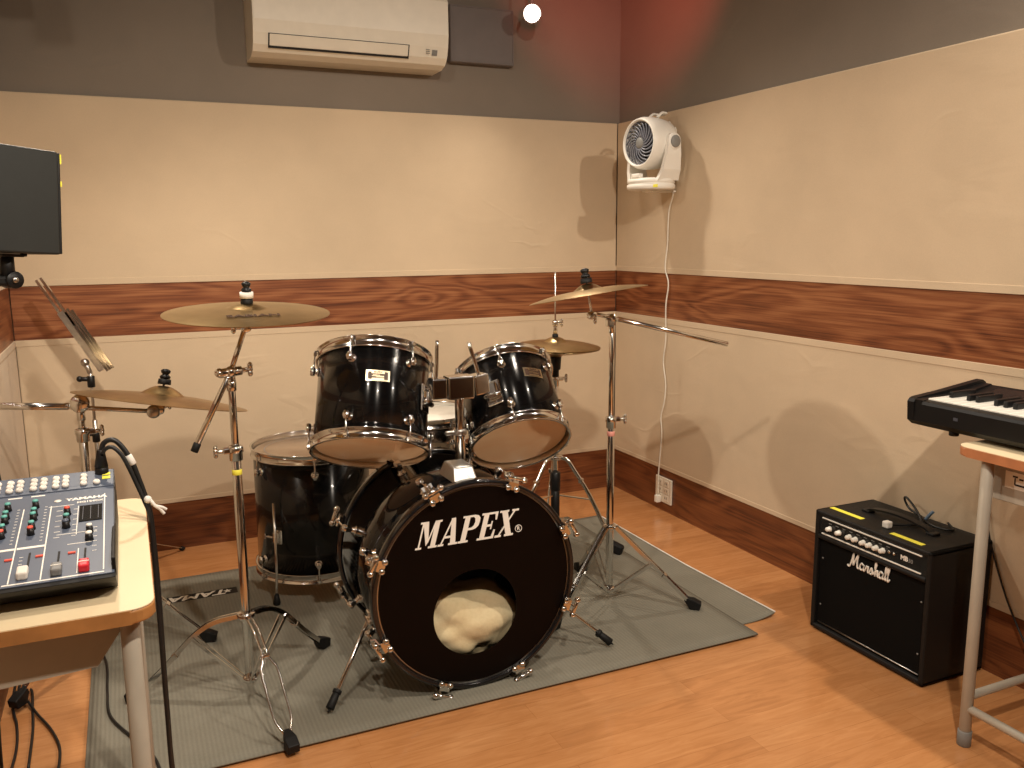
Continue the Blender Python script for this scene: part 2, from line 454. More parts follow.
# ---------------------------------------------------------------- air conditioner
def air_con():
    X0, X1, ZB, YW = .512, 1.286, 1.952, YB + REC
    t = thing('air_conditioner', 'cream wall-mounted split air conditioner high on the back wall', 'air conditioner', ((X0 + X1) / 2, YW, ZB))
    w = X1 - X0
    # cross-section in (d, z): d = distance out of the wall
    sec = [(0, .0), (.12, .0), (.165, .012), (.19, .035), (.205, .075), (.213, .12), (.213, .25), (.20, .275), (.17, .285), (0, .285)]
    def prism(mb, sec, x0, x1, shrink=0):
        n = len(sec); vs = [(x, -d, z) for x in (x0, x1) for d, z in sec]
        mb.add(vs, [tuple(range(n)), tuple(range(2 * n - 1, n - 1, -1))] + [(i, i + n, (i + 1) % n + n, (i + 1) % n) for i in range(n)])
        bmesh.ops.bevel(mb.bm, geom=[e for e in mb.bm.edges if len(e.link_faces) == 2 and e.calc_face_angle(0) > .8], offset=.008, segments=3, profile=.5, affect='EDGES')
        for f in mb.bm.faces: f.smooth = False
        return mb
    prism(MB(), sec, -w / 2, w / 2).build('body', 'cream_plastic', t)
    fp = [(.206, .078), (.2165, .12), (.2165, .25), (.205, .277), (.200, .270), (.200, .082)]
    prism(MB(), fp, -w / 2 + .004, w / 2 - .004).build('front_panel', 'cream_plastic', t)
    # outlet slot and louver low on the front
    MB().strip([(-w / 2 + .055, -.197, .049), (w / 2 - .165, -.197, .049)], .054, .002, (0, -.38, .92)).build('outlet_slot', 'dark_gap', t)
    lv = MB()
    lv.strip([(-w / 2 + .060, -.200, .053), (w / 2 - .170, -.200, .053)], .040, .003, (0, -.38, .92))
    lo_ = lv.build('louver', 'cream_plastic', t)
    MB().strip([(-w / 2 + .060, -.186, .029), (w / 2 - .170, -.186, .029)], .017, .003, (0, -.70, .7)).build('louver', 'cream_plastic', t)
    d = MB(); d.strip([(w / 2 - .068, -.1995, .052), (w / 2 - .046, -.1995, .052)], .022, .002, (0, -.38, .92)); d.build('display_window', 'fan_grey', t, label='small dark receiver window')
    d = MB()
    for k in range(3): d.strip([(w / 2 - .095, -.2035, .062 - .007 * k), (w / 2 - .078, -.2035, .062 - .007 * k)], .0022, .001, (0, -.38, .92))
    d.build('indicator_marks', 'fan_grey', t)
air_con()
pb = MB().box((0, 0, 0), (.300, .045, .236), .004)
pnl = thing('duct_cover', 'flat square dark grey cover box beside the air conditioner', 'duct cover', (1.505, YB + REC - .022, 2.126))
pb.build('body', 'panel_grey', pnl)
fr = MB()
for (c, s) in (((0, -.024, .113), (.296, .004, .006)), ((0, -.024, -.113), (.296, .004, .006)), ((.145, -.024, 0), (.006, .004, .226)), ((-.145, -.024, 0), (.006, .004, .226))): fr.box(c, s, .001)
fr.build('rim', 'panel_grey', pnl)

# ---------------------------------------------------------------- spotlights (on ceiling arms)
def spotlight(loc, aim, label, lit_part=True):
    t = thing('spotlight', label, 'lamp', (loc[0], loc[1], loc[2]), group='ceiling spotlights')
    d = (V(aim) - V(loc)).normalized()
    m = frame(-d * 0.0, d, (0, 0, 1))
    # canister: opening at origin, body behind
    can = MB(); can.lathe([(.036, 0), (.040, 0), (.041, -.01), (.038, -.07), (.030, -.10), (0, -.105)], m, 32)
    can.lathe([(.036, 0), (.034, -.008), (.030, -.02)], m, 32)
    can.build('lamp_housing', 'fan_grey', t)
    MB().lathe([(0, -.006), (.018, -.007), (.033, -.010), (.033, -.016), (0, -.018)], m, 32).build('lamp_lens', 'lamp_glass', t)
    top = CEIL - loc[2]
    k = -d * .055
    MB().cyl((k.x, k.y, k.z + .03), (k.x, k.y, top - .02), .006).lathe([(0, 0), (.05, 0), (.05, -.02), (.012, -.026), (0, -.026)], Matrix.Translation((k.x, k.y, top)), 28).build('ceiling_arm', 'fan_grey', t)
    return t
spotlight((1.655, 3.45, 2.188), (.10, 0.1, 1.3), 'small bright round spotlight beside the duct cover')

spotlight((-.06, 2.75, 2.14), (-.02, 2.70, .2), 'ceiling spotlight just above the left part of the drum kit')

# ---------------------------------------------------------------- circulator fan
def fan():
    t = thing('circulator_fan', 'white air circulator fan perched high in the right corner', 'fan', (2.085, 3.180, 1.452), (0, 0, math.radians(9)))
    t.scale = (.94, .94, .94)
    b = MB(); b.lathe([(0, 0), (.098, 0), (.108, .006), (.109, .022), (.104, .026), (.104, .030), (.108, .032), (.106, .046), (.09, .052), (0, .054)], None, 48)
    b.build('base', 'fan_white', t)
    # fork arms either side (front-back of the room), fan faces -x
    for s in (-1, 1):
        a = MB()
        pts = [(0.01, s * .092, .040), (0.012, s * .112, .085), (0.014, s * .122, .15), (.015, s * .124, .205)]
        wd = [.062, .052, .042, .036]
        for k in range(3):
            p, q = V(pts[k]), V(pts[k + 1])
            vs = []
            for (pp, w) in ((p, wd[k]), (q, wd[k + 1])):
                for (sx, sy) in ((-1, -1), (1, -1), (1, 1), (-1, 1)): vs.append((pp.x + sx * w, pp.y + sy * .009, pp.z))
            a.add(vs, [(0, 1, 2, 3)[::-1], (4, 5, 6, 7), (0, 1, 5, 4), (1, 2, 6, 5), (2, 3, 7, 6), (3, 0, 4, 7)])
        a.cyl((.015, s * .108, .205), (.015, s * .134, .205), .036, seg=24)
        a.build('fork_arm', 'fan_white', t)
        k = MB(); k.cyl((.015, s * .133, .205), (.015, s * .142, .205), .026, seg=24); k.build('tilt_knob', 'fan_grey', t)
    H = Matrix.Translation((.0, 0, .205)) @ Matrix.Rotation(-PI / 2, 4, 'Y')   # local z -> -x
    H = H @ Matrix.Rotation(0.0, 4, 'X')
    h = MB()
    h.lathe([(.095, .075), (.100, .083), (.106, .079), (.113, .058), (.115, .02), (.112, -.02), (.105, -.06), (.085, -.085), (.05, -.092), (0, -.094)], H, 56)
    h.lathe([(.095, .075), (.092, .05), (.092, .0)], H, 56)
    h.build('shroud', 'fan_white', t)
    g = MB()
    for k in range(20):
        a0 = 2 * PI * k / 20; pts = []
        for q in range(9):
            r = .026 + (.093 - .026) * q / 8; a = a0 + .95 * (q / 8) ** 1.2
            pts.append((r * math.cos(a), r * math.sin(a), .072 - .006 * (q / 8) + .004 * math.sin(PI * q / 8)))
        g.strip(pts, .0018, .0075, (0, 0, 1), H) if False else g.tube(pts, .0034, 5, H)
    for rr in (.0935,): g.tube([(rr * math.cos(2 * PI * k / 48), rr * math.sin(2 * PI * k / 48), .071) for k in range(48)], .0018, 5, H, closed=True)
    g.build('grille', 'fan_slate', t)
    c = MB(); c.lathe([(0, .078), (.02, .077), (.026, .072), (.026, .06), (0, .06)], H, 32); c.build('grille_hub', 'fan_grey', t)
    bl = MB()
    for k in range(5):
        a = 2 * PI * k / 5; vs = []; fs = []
        for q in range(7):
            r = .02 + .06 * q / 6
            for w in range(5):
                aa = a + (w / 4 - .5) * 1.0 + .3 * q / 6
                vs.append((r * math.cos(aa), r * math.sin(aa), .03 + (w / 4 - .5) * .03))
        for q in range(6):
            for w in range(4): fs.append((q * 5 + w, q * 5 + w + 1, q * 5 + 6 + w, q * 5 + 5 + w))
        bl.add(vs, fs, H, True)
        bl.add([(x, y, z - .0015) for x, y, z in vs], [f[::-1] for f in fs], H, True)
    bl.build('fan_blades', 'fan_dark', t)
    MB().lathe([(0, .025), (.092, .025)], H, 40).build('inner_back', 'dark_gap', t)
    hd = MB(); hd.tube(smoothpts([(.005, -.03, .318), (.03, -.03, .338), (.055, -.028, .338), (.062, 0, .336), (.055, .028, .338), (.03, .03, .338), (.005, .03, .318)], 4), .007, 8, flat=(1.3, .8)); hd.build('carry_handle', 'fan_white', t)
    rg = MB()
    for k in range(14):
        a = 2 * PI * k / 14; rg.tube([(.05 * math.cos(a), .05 * math.sin(a), -.094), (.085 * math.cos(a), .085 * math.sin(a), -.0885), (.107 * math.cos(a), .107 * math.sin(a), -.062)], .002, 5, H)
    rg.build('rear_grille', 'fan_white', t)
    sm = MB(); sm.box((-.1035, -.035, .0145), (.004, .022, .013), .001, Matrix.Rotation(-.32 + 1.0, 4, 'Z')); sm.build('yellow_sticker', 'yellow_tape', t)
    nb = MB(); nb.box((-.088, -.005, .060), (.03, .05, .022), .006); nb.build('neck_block', 'fan_white', t)
    br = MB(); br.box((.050, 0, -.004), (.145, .07, .008), .002)
    br = br.build('wall_bracket', 'fan_white', t)
    return t
FAN = fan()
def world_of(o):
    return Matrix.LocRotScale(o.location, o.rotation_euler, o.scale)
cord = MB(); cord.tube(smoothpts([(2.145, 3.13, 1.472), (2.185, 3.16, 1.44), (2.196, 3.205, 1.36), (2.199, 3.215, 1.22), (2.197, 3.225, 1.12), (2.199, 3.20, 1.05), (2.198, 3.215, .95), (2.199, 3.212, .80), (2.198, 3.225, .70), (2.199, 3.205, .60), (2.198, 3.21, .52), (2.198, 3.235, .44), (2.197, 3.225, .36), (2.192, 3.236, .18), (2.187, 3.230, .075)], 6), .0032, 8)
cw = cord.build('power_cord', 'cable_white', FAN); cw.matrix_parent_inverse = world_of(FAN).inverted(); cw['label'] = 'thin white cord hanging down the wall'
MB().box((2.184, 3.228, .058), (.024, .022, .035), .004).build('plug', 'fan_white', cw)
op = thing('power_outlet', 'cream multi-socket outlet plate on the right baseboard', 'outlet', (XR + .001, 3.205, .045))
MB().box((-.005, 0, .058), (.010, .124, .118), .003).build('cover_plate', 'cream_plastic', op)
for iy in range(2):
    for iz in range(3):
        s = MB(); s.box((-.011, -.026 + .05 * iy, .024 + .034 * iz), (.003, .036, .028), .001)
        s = s.build('socket', 'cream_plastic', op)
        q = MB()
        for w in (-.006, .006): q.box((-.0128, -.026 + .05 * iy + w, .026 + .034 * iz), (.001, .0025, .010))
        q.build('socket_slots', 'dark_gap', s)

# ---------------------------------------------------------------- drum parts
def hoop_prof(R, z0, up=1, h=.026):
    # triple flanged steel hoop, z0 = inner end, going outward by h
    p = [(R + .004, z0), (R + .010, z0 - .001 * up), (R + .011, z0 + .002 * up), (R + .0065, z0 + .005 * up), (R + .0065, z0 + (h - .005) * up), (R + .011, z0 + (h - .002) * up), (R + .011, z0 + h * up), (R + .0045, z0 + h * up), (R + .004, z0 + (h - .003) * up), (R + .004, z0)]
    return p
def hoop_part(R, z0, up, parent, h=.026):
    m = MB(); m.lathe(hoop_prof(R, z0, up, h), None, 96)
    return m
def add_drum(t, R, H, n, phase, lugz=.045, head_bottom='tom_head', head_top='clear_head', badge=None):
    """shell from z=0 to z=H, hoops outside"""
    MB().lathe([(R, .003), (R + .0005, .003), (R + .0005, H - .003), (R, H - .003), (R - .006, H - .001), (R - .006, .001), (R, .003)], None, 96).build('shell', 'black_lacquer', t)
    MB().lathe([(R - .0066, .001), (R - .0066, H - .001)], None, 72).build('shell_lining', 'maple', t, label='pale maple inside face')
    hb = .020
    m = MB(); m.lathe(hoop_prof(R, .012, -1, .032), None, 96); bh = m.build('hoop', 'chrome', t)
    m = MB(); m.lathe(hoop_prof(R, H - .012, 1, .032), None, 96); th = m.build('hoop', 'chrome', t)
    MB().lathe([(0, -.004), (R - .008, -.004), (R - .002, -.002), (R + .002, .006), (R + .001, .010)], None, 72).build('bottom_head', head_bottom, t)
    MB().lathe([(0, H + .004), (R - .008, H + .004), (R - .002, H + .002), (R + .002, H - .006), (R + .001, H - .010)], None, 72).build('top_head', head_top, t)
    for end in (0, 1):
        for k in range(n):
            a = phase + 2 * PI * k / n
            zl = lugz if end == 0 else H - lugz
            out = V((math.cos(a), math.sin(a), 0)); mm = frame(out * R + V((0, 0, zl)), out, (0, 0, 1))
            l = MB(); l.lathe([(0, 0), (.013, 0), (.014, .002), (.011, .004), (.008, .006), (.0075, .011), (.010, .013), (.010, .021), (.008, .024), (0, .025)], mm, 20)
            l.cyl((-.012, 0, .017), (.012, 0, .017), .0075, seg=14, mx=mm)
            lo = l.build('lug', 'chrome', t)
            r = MB(); s = -1 if end == 0 else 1
            p0 = out * (R + .0155) + V((0, 0, zl)); ze = -.014 if end == 0 else H + .014
            p1 = out * (R + .0135) + V((0, 0, ze)); r.cyl(p0, p1, .0027, seg=8)
            r.box((0, 0, 0), (.010, .014, .010), .002, frame(p1 + V((0, 0, -s * .004)), (0, 0, 1), out)); r.cyl(p1, p1 + V((0, 0, s * .006)), .004, seg=8)
            r.build('tension_rod', 'chrome', lo)
def badge_part(t, R, a, z, sx=.066, sz=.032, zup=1):
    out = V((math.cos(a), math.sin(a), 0)); mm = face_frame(out * (R + .001), out, (0, 0, 1)); mm.translation = out * (R + .0012) + V((0, 0, z))
    b = MB(); n = 8; hw = sx / 2; vs = []; fs = []
    def ring(mb, hw, hh, r, n=8):
        vs = []
        for k in range(n + 1):
            da = (-hw + 2 * hw * k / n) / R
            o2 = V((math.cos(a + da), math.sin(a + da), 0))
            for zz in (-hh, hh): vs.append(o2 * r + V((0, 0, z + zz)))
        mb.add(vs, [(2 * k, 2 * k + 2, 2 * k + 3, 2 * k + 1) for k in range(n)], None, False)
    ring(b, hw, sz / 2, R + .0022); b = b.build('badge', 'brass_trim', t, label='small pale maker badge')
    q = MB(); ring(q, hw - .005, sz / 2 - .0045, R + .0026); q = q.build('badge_field', 'brown_ink', b)
    q = MB()
    def flat(mb, dx, dz, w, h):
        da = dx / R; o2 = V((math.cos(a + da), math.sin(a + da), 0)); m2 = face_frame(o2 * (R + .0031), o2, (0, 0, 1)); m2.translation.z = z + dz
        mb.box((0, 0, 0), (w, h, .0005), 0, m2); return m2
    m2 = flat(q, 0, -.0105, .034, .005); m2 = flat(q, 0, .0095, .036, .008)
    q.build('badge_plate', 'brass_trim', b)
    q = MB(); m3 = m2 @ Matrix.Translation((0, 0, .0005)); text_into(q, 'MAPEX', .0075, m3, .0002, .0002)
    q.build('badge_lettering', 'brown_ink', b)
    q = MB(); m3 = m2 @ Matrix.Translation((0, -.0115, .0001))
    q.box((0, 0, 0), (.034, .0018, .0004), 0, m3).box((-.004, .003, 0), (.020, .0015, .0004), 0, m3).box((.006, -.0025, 0), (.020, .0012, .0004), 0, m3); q.build('badge_scroll', 'brass_trim', b)

def dir_axis(tilt, az): return V((math.sin(tilt) * math.cos(az), math.sin(tilt) * math.sin(az), math.cos(tilt)))
def tom(label, bottom, tilt, az, R, H, n, phase, badge_a, bz):
    ax = dir_axis(tilt, az)
    # local x axis points roughly toward the camera side (-y)
    m = frame(V(bottom) + ax * .020, ax, (0, -1, 0))
    t = thing('tom_drum', label, 'drum', group='mounted toms')
    t.matrix_world = m
    add_drum(t, R, H, n, phase)
    badge_part(t, R, badge_a, bz)
    return t, m
tom1, m1 = tom('larger black tom drum hanging level on the left of the tom holder', (.610, 2.365, .645), .515, 1.148, .162, .262, 6, math.radians(19.5), -.24, .163)
tom2, m2 = tom('smaller black tom drum on the right, tilted so its bottom head faces out', (1.069, 2.323, .631), .733, 1.454, .149, .232, 6, math.radians(32), .14, .150)

# floor tom
FT = V((.570, 3.055, .012))
ft = thing('floor_tom', 'tall black floor tom standing on three legs, left of the bass drum', 'drum', FT, (0.0, .005, 0))
sub = bpy.data.objects.new  # (kept simple: parts are built at their height by a translated builder)
class Lift:
    pass
def add_floor_tom(t, R, H, z0):
    before = set(t.children)
    add_drum(t, R, H, 6, math.radians(-98.6), .05, 'tom_head', 'floor_tom_head')
    MB().lathe([(R * .80, H + .0046), (R * .815, H + .0046)], None, 72).build('head_ring', 'fan_grey', t, label='thin dark ring printed on the head')
    for c in [c for c in COL.objects if c.parent == t]: c.location.z += z0
add_floor_tom(ft, .203, .416, .088)
for a in (-137, -17, 103):
    A = math.radians(a); out = V((math.cos(A), math.sin(A), 0))
    br = MB(); mm = frame(out * .203 + V((0, 0, .235)), out, (0, 0, 1)); br.box((0, 0, .006), (.052, .034, .012), .004, mm).box((0, 0, .016), (.040, .022, .014), .004, mm)
    br.cyl((0, 0.014, .018), (0, .040, .018), .0045, seg=10, mx=mm).box((0, .044, .018), (.020, .006, .008), .002, mm)
    b = br.build('leg_bracket', 'chrome', ft)
    lg = MB(); lg.tube([out * .2255 + V((0, 0, .36)), out * .2255 + V((0, 0, .12)), out * .232 + V((0, 0, .06)), out * .234 + V((0, 0, .02))], .0048, 10)
    l = lg.build('leg', 'chrome', ft)
    rf = MB(); rf.lathe([(0, -.002), (.011, -.002), (.013, .004), (.011, .016), (.008, .034), (0, .035)], Matrix.Translation(out * .234), 16); rf.build('rubber_foot', 'rubber', l)

# snare drum on a stand, behind
SN = V((.935, 2.84, MZ))
sn = thing('snare_drum', 'chrome snare drum with white head seen between the two toms', 'drum', SN)
def add_snare(t, z0):
    R, H = .172, .125
    MB().lathe([(R, 0), (R + .002, .003), (R + .002, .05), (R + .004, .055), (R + .004, .070), (R + .002, .075), (R + .002, H - .003), (R, H), (R - .004, H), (R - .004, 0), (R, 0)], None, 80).build('shell', 'chrome', t)
    for (z, u) in ((.012, -1), (H - .012, 1)): MB().lathe(hoop_prof(R, z, u, .030), None, 80).build('hoop', 'chrome', t)
    MB().lathe([(0, H + .004), (R, H + .004), (R + .003, H - .004)], None, 64).build('top_head', 'coated_head', t)
    MB().lathe([(0, -.004), (R, -.004), (R + .003, .004)], None, 64).build('bottom_head', 'coated_head', t)
    for k in range(8):
        a = 2 * PI * k / 8 + .2; out = V((math.cos(a), math.sin(a), 0))
        l = MB(); l.box((0, 0, .008), (.055, .014, .016), .005, frame(out * R + V((0, 0, H / 2)), out, (0, 0, 1))); lo = l.build('lug', 'chrome', t)
        MB().cyl(out * (R + .011) + V((0, 0, -.012)), out * (R + .011) + V((0, 0, H + .014)), .0027, seg=8).build('tension_rod', 'chrome', lo)
    th = MB(); th.box((0, 0, .010), (.06, .03, .02), .004, frame(V((math.cos(-1.9) * R, math.sin(-1.9) * R, H / 2)), (math.cos(-1.9), math.sin(-1.9), 0), (0, 0, 1))); th.build('strainer', 'dull_chrome', t)
    for c in [c for c in COL.objects if c.parent == t]: c.location.z += z0
add_snare(sn, .505)
ss = thing('snare_stand', 'low chrome snare stand carrying the snare drum', 'stand', SN)
MB().cyl((0, 0, .06), (0, 0, .40), .012).build('pole', 'chrome', ss)
MB().box((0, 0, .40), (.05, .05, .03), .006).build('basket_hub', 'dull_chrome', ss)
for k in range(3):
    a = .5 + 2 * PI * k / 3; o = V((math.cos(a), math.sin(a), 0))
    g = MB(); g.strip([o * .01 + V((0, 0, .40)), o * .10 + V((0, 0, .45)), o * .181 + V((0, 0, .475)), o * .1945 + V((0, 0, .50)), o * .1945 + V((0, 0, .54))], .016, .004, V((-o.y, o.x, 0))); g.build('basket_arm', 'chrome', ss)
    a += 1.0; o = V((math.cos(a), math.sin(a), 0))
    lg = MB(); lg.strip([o * .015 + V((0, 0, .22)), o * .12 + V((0, 0, .14)), o * .22 + V((0, 0, .022))], .014, .004, V((-o.y, o.x, 0))).strip([o * .012 + V((0, 0, .07)), o * .12 + V((0, 0, .132))], .012, .003, V((-o.y, o.x, 0)))
    lg = lg.build('leg', 'chrome', ss)
    f = MB(); f.box((0, 0, 0), (.045, .022, .022), .006, Matrix.Translation(o * .225 + V((0, 0, .0115))) @ Matrix.Rotation(a, 4, 'Z')); f.build('rubber_foot', 'rubber', lg)

# ---------------------------------------------------------------- bass drum
BD = V((.828, 2.086, MZ))           # front face plane, on the mat
bd = thing('bass_drum', 'large black bass drum with white lettering on its front head', 'drum', BD)
RB, RH, CZ, LD = .279, .2995, .2995, .42
BM = Matrix.Translation((0, 0, CZ)) @ Matrix.Rotation(PI / 2, 4, 'X')     # local z -> -y (out of the front), so shell runs to z=-LD
MB().lathe([(RB, -.02), (RB + .002, -.02), (RB + .002, -LD + .02), (RB, -LD + .02), (RB - .007, -LD + .02), (RB - .007, -.02), (RB, -.02)], BM, 128).build('shell', 'black_mirror', bd)
def bass_hoop(z0, z1):
    m = MB(); m.lathe([(RH - .011, z0), (RH - .002, z0), (RH, z0 + .002), (RH, z1 - .002), (RH - .002, z1), (RH - .011, z1), (RH - .012, z1 - .002), (RH - .012, z0 + .002), (RH - .011, z0)], BM, 128); return m
bass_hoop(-.038, 0).build('hoop', 'black_hoop', bd); bass_hoop(-LD, -LD + .038).build('hoop', 'black_hoop', bd)
# collar ring of each head outside the shell
for z in (-.008, -LD + .008):
    MB().lathe([(RB + .003, z - .012), (RB + .008, z - .012), (RB + .008, z), (RB + .003, z)], BM, 96).build('head_collar', 'dull_chrome', bd)
# front head with an offset round port
def ported_head():
    R = RB + .006; pc = V((-.004, -.0790)); pr = .124; n = 96
    m = MB(); vs = []; fs = []
    K = 10
    for k in range(n):
        a = 2 * PI * k / n; d = V((math.cos(a), math.sin(a)))
        # ray from port centre to the rim
        b = pc.dot(d); c = pc.dot(pc) - R * R; s = -b + math.sqrt(b * b - c)
        for q in range(K + 1):
            u = q / K; p = pc + d * (pr * (1 - u) + s * u)
            vs.append((p.x, p.y, -.010))
        p = pc + d * pr; vs.append((p.x, p.y, -.0115))
    S = K + 2
    for k in range(n):
        k2 = (k + 1) % n
        for q in range(K): fs.append((k * S + q, k * S + q + 1, k2 * S + q + 1, k2 * S + q))
        fs.append((k * S + K + 1, k * S, k2 * S, k2 * S + K + 1))
    m.add(vs, fs, BM); return m, pc, pr
hm, pc, prr = ported_head(); fh = hm.build('front_head', 'black_head', bd)
MB().lathe([(0, -LD + .014), (RB + .004, -LD + .014), (RB + .006, -LD + .008)], BM, 96).build('rear_head', 'coated_head', bd)
# brand lettering: slab-serif italic capitals
def glyph_mapex():
    G = {}
    G['M'] = (1.12, [[(0, 0), (.30, 0), (.30, .07), (0, .07)], [(.11, 0), (.19, 0), (.19, 1), (.11, 1)], [(0, .93), (.36, .93), (.36, 1), (0, 1)], [(.12, 1), (.40, 1), (.60, .24), (.50, .10)], [(.50, .10), (.60, .24), (.82, 1), (.74, 1)], [(.74, 0), (.99, 0), (.99, 1), (.74, 1)], [(.64, 0), (1.09, 0), (1.09, .07), (.64, .07)], [(.74, .93), (1.09, .93), (1.09, 1), (.74, 1)]])
    G['A'] = (.98, [[(-.02, 0), (.27, 0), (.27, .07), (-.02, .07)], [(.07, 0), (.15, 0), (.52, 1), (.44, 1)], [(.40, 1), (.62, 1), (.90, 0), (.62, 0)], [(.20, .27), (.72, .27), (.70, .35), (.23, .35)], [(.52, 0), (.99, 0), (.99, .07), (.52, .07)]])
    bowl = [(.40, .93), (.56, .93), (.66, .88), (.70, .74), (.66, .60), (.56, .53), (.40, .53)]
    outer = [(.30, 1), (.62, 1), (.82, .96), (.93, .86), (.95, .73), (.91, .58), (.80, .49), (.62, .45), (.30, .45)]
    G['P'] = (.96, [[(0, 0), (.52, 0), (.52, .07), (0, .07)], [(.12, 0), (.38, 0), (.38, 1), (.12, 1)], [(0, .93), (.3, .93), (.3, 1), (0, 1)]] + [[outer[i], outer[i + 1], (bowl[min(i, 6)][0], bowl[min(i, 6)][1]) if i else bowl[0], ] for i in range(0)] +
        [[(.36, .93), (.36, 1), (.62, 1), (.56, .93)], [(.56, .93), (.62, 1), (.82, .96), (.66, .86)], [(.66, .86), (.82, .96), (.93, .86), (.94, .73), (.70, .73)], [(.70, .73), (.94, .73), (.91, .58), (.80, .49), (.66, .60)], [(.66, .60), (.80, .49), (.62, .45), (.56, .53)], [(.56, .53), (.62, .45), (.36, .45), (.36, .53)]])
    G['E'] = (.92, [[(0, 0), (.4, 0), (.4, .07), (0, .07)], [(.12, 0), (.38, 0), (.38, 1), (.12, 1)], [(0, .93), (.86, .93), (.86, 1), (0, 1)], [(.79, .70), (.86, .70), (.86, 1), (.72, .93)], [(.36, .47), (.62, .47), (.62, .55), (.36, .55)], [(.60, .36), (.66, .36), (.66, .66), (.60, .66)], [(.36, 0), (.88, 0), (.88, .07), (.36, .07)], [(.74, .07), (.88, 0), (.88, .32), (.81, .32)]])
    G['X'] = (1.02, [[(.08, 1), (.38, 1), (.92, 0), (.62, 0)], [(.12, 0), (.20, 0), (.88, 1), (.80, 1)], [(0, .93), (.48, .93), (.48, 1), (0, 1)], [(.66, .93), (1.02, .93), (1.02, 1), (.66, 1)], [(0, 0), (.34, 0), (.34, .07), (0, .07)], [(.52, 0), (1.0, 0), (1.0, .07), (.52, .07)]])
    out = []; x = 0
    for ch in 'MAPEX':
        w, polys = G[ch]
        for p in polys: out.append([(px + x, py) for px, py in p])
        x += w + .04
    return out, x
def ccw(p):
    a = sum(p[i][0] * p[(i + 1) % len(p)][1] - p[(i + 1) % len(p)][0] * p[i][1] for i in range(len(p)))
    return p if a > 0 else p[::-1]
polys, wtot = glyph_mapex()
lm = MB(); FX = Matrix.Translation((-.172, -.010 + .0, .4215 - MZ)) @ Matrix.Rotation(PI / 2, 4, 'X')
FX.translation = V((-.176, .0095, .4387 - MZ))
hx, hy = .288 / wtot, .0740
for _i, p in enumerate(polys):
    q = [(x * hx + y * hy * .27, y * hy) for x, y in ccw(p)]
    lm.poly(q, .0006 + .00005 * _i, FX)
lm.build('brand_lettering', 'white_paint', fh, label='white MAPEX lettering')
rg = MB(); cx = .1275; cz_ = .4545 - MZ
rg.tube([(cx + .0098 * math.cos(2 * PI * k / 28), .0088, cz_ + .0098 * math.sin(2 * PI * k / 28)) for k in range(28)], .0011, 5, closed=True)
text_into(rg, 'R', .015, face_frame((cx, .0092, cz_), (0, -1, 0)), .0003, .0004)
rg.build('registered_mark', 'white_paint', fh)
# claws, eight to each end
def claw(a, front):
    s = 1 if front else -1
    z0 = 0 if front else -LD
    o = V((math.cos(a), math.sin(a), 0)); sd = V((-math.sin(a), math.cos(a), 0)); Z = V((0, 0, 1)) * s
    base = V((0, 0, z0))
    m = MB()
    def P(r, z): return base + o * r + Z * z
    # plate over the hoop
    m.strip([P(RH - .016, -.004), P(RH - .016, .005), P(RH + .004, .006), P(RH + .008, .0), P(RH + .009, -.032), P(RH + .020, -.042)], .030, .005, sd, BM)
    m.ball(P(RH - .013, .006) + sd * .013, .0098, BM, 14, (1, 1, 1)).ball(P(RH - .013, .006) - sd * .013, .0098, BM, 14)
    m.cyl(P(RH + .018, -.046), P(RH + .018, -.024), .008, seg=12, mx=BM)
    c = m.build('claw', 'chrome', bd)
    r = MB(); r.cyl(P(RH + .018, .012), P(RH + .016, -.105), .003, seg=8, mx=BM)
    r.cyl(P(RH + .018, .014) - sd * .022, P(RH + .018, .014) + sd * .022, .0062, seg=10, mx=BM).ball(P(RH + .018, .014) + sd * .023, .0095, BM, 12).ball(P(RH + .018, .014) - sd * .023, .0095, BM, 12)
    r.build('tension_rod', 'chrome', c)
    l = MB(); mm = BM @ frame(P(RB, -.105), o, (0, 0, 1))
    l.lathe([(0, 0), (.014, 0), (.015, .003), (.009, .006), (.009, .022), (.011, .024), (.011, .040), (.008, .043), (0, .044)], mm, 18).cyl((-.014, 0, .033), (.014, 0, .033), .0085, seg=14, mx=mm)
    l.build('lug', 'chrome', bd)
for k in range(8):
    a = math.radians(24 + 45 * k); claw(a, True)
    if k not in (): claw(a, False)
# spurs
def spur(side, top, foot):
    T_, F_ = V(top), V(foot)
    m = MB(); d = (F_ - T_).normalized()
    m.cyl(T_ - d * .05, F_ - d * .045, .0062, .0055, seg=12)
    s = m.build('spur', 'chrome', bd)
    b = MB(); b.cyl(F_ - d * .055, F_ - d * .010, .010, .012, seg=16).cyl(F_ - d * .062, F_ - d * .052, .0125, seg=16).cyl(F_ - d * .011, F_, .004, .0015, seg=8)
    b.build('rubber_tip', 'rubber', s)
    mt = frame(T_, (side, 0, -.35), (0, 0, 1)); k = MB(); k.box((0, 0, -.012), (.050, .030, .020), .005, mt).cyl((.0, -.03, 0), (0, .03, 0), .010, seg=14, mx=mt).box((0, .036 * side, .0), (.022, .006, .010), .002, mt)
    k.build('spur_bracket', 'chrome', s)
spur(-1, (-.268, .170, .195 - MZ), (.407 - BD.x, 2.120 - BD.y, .008))
spur(1, (.268, .170, .195 - MZ), (1.290 - BD.x, 2.130 - BD.y, .008))
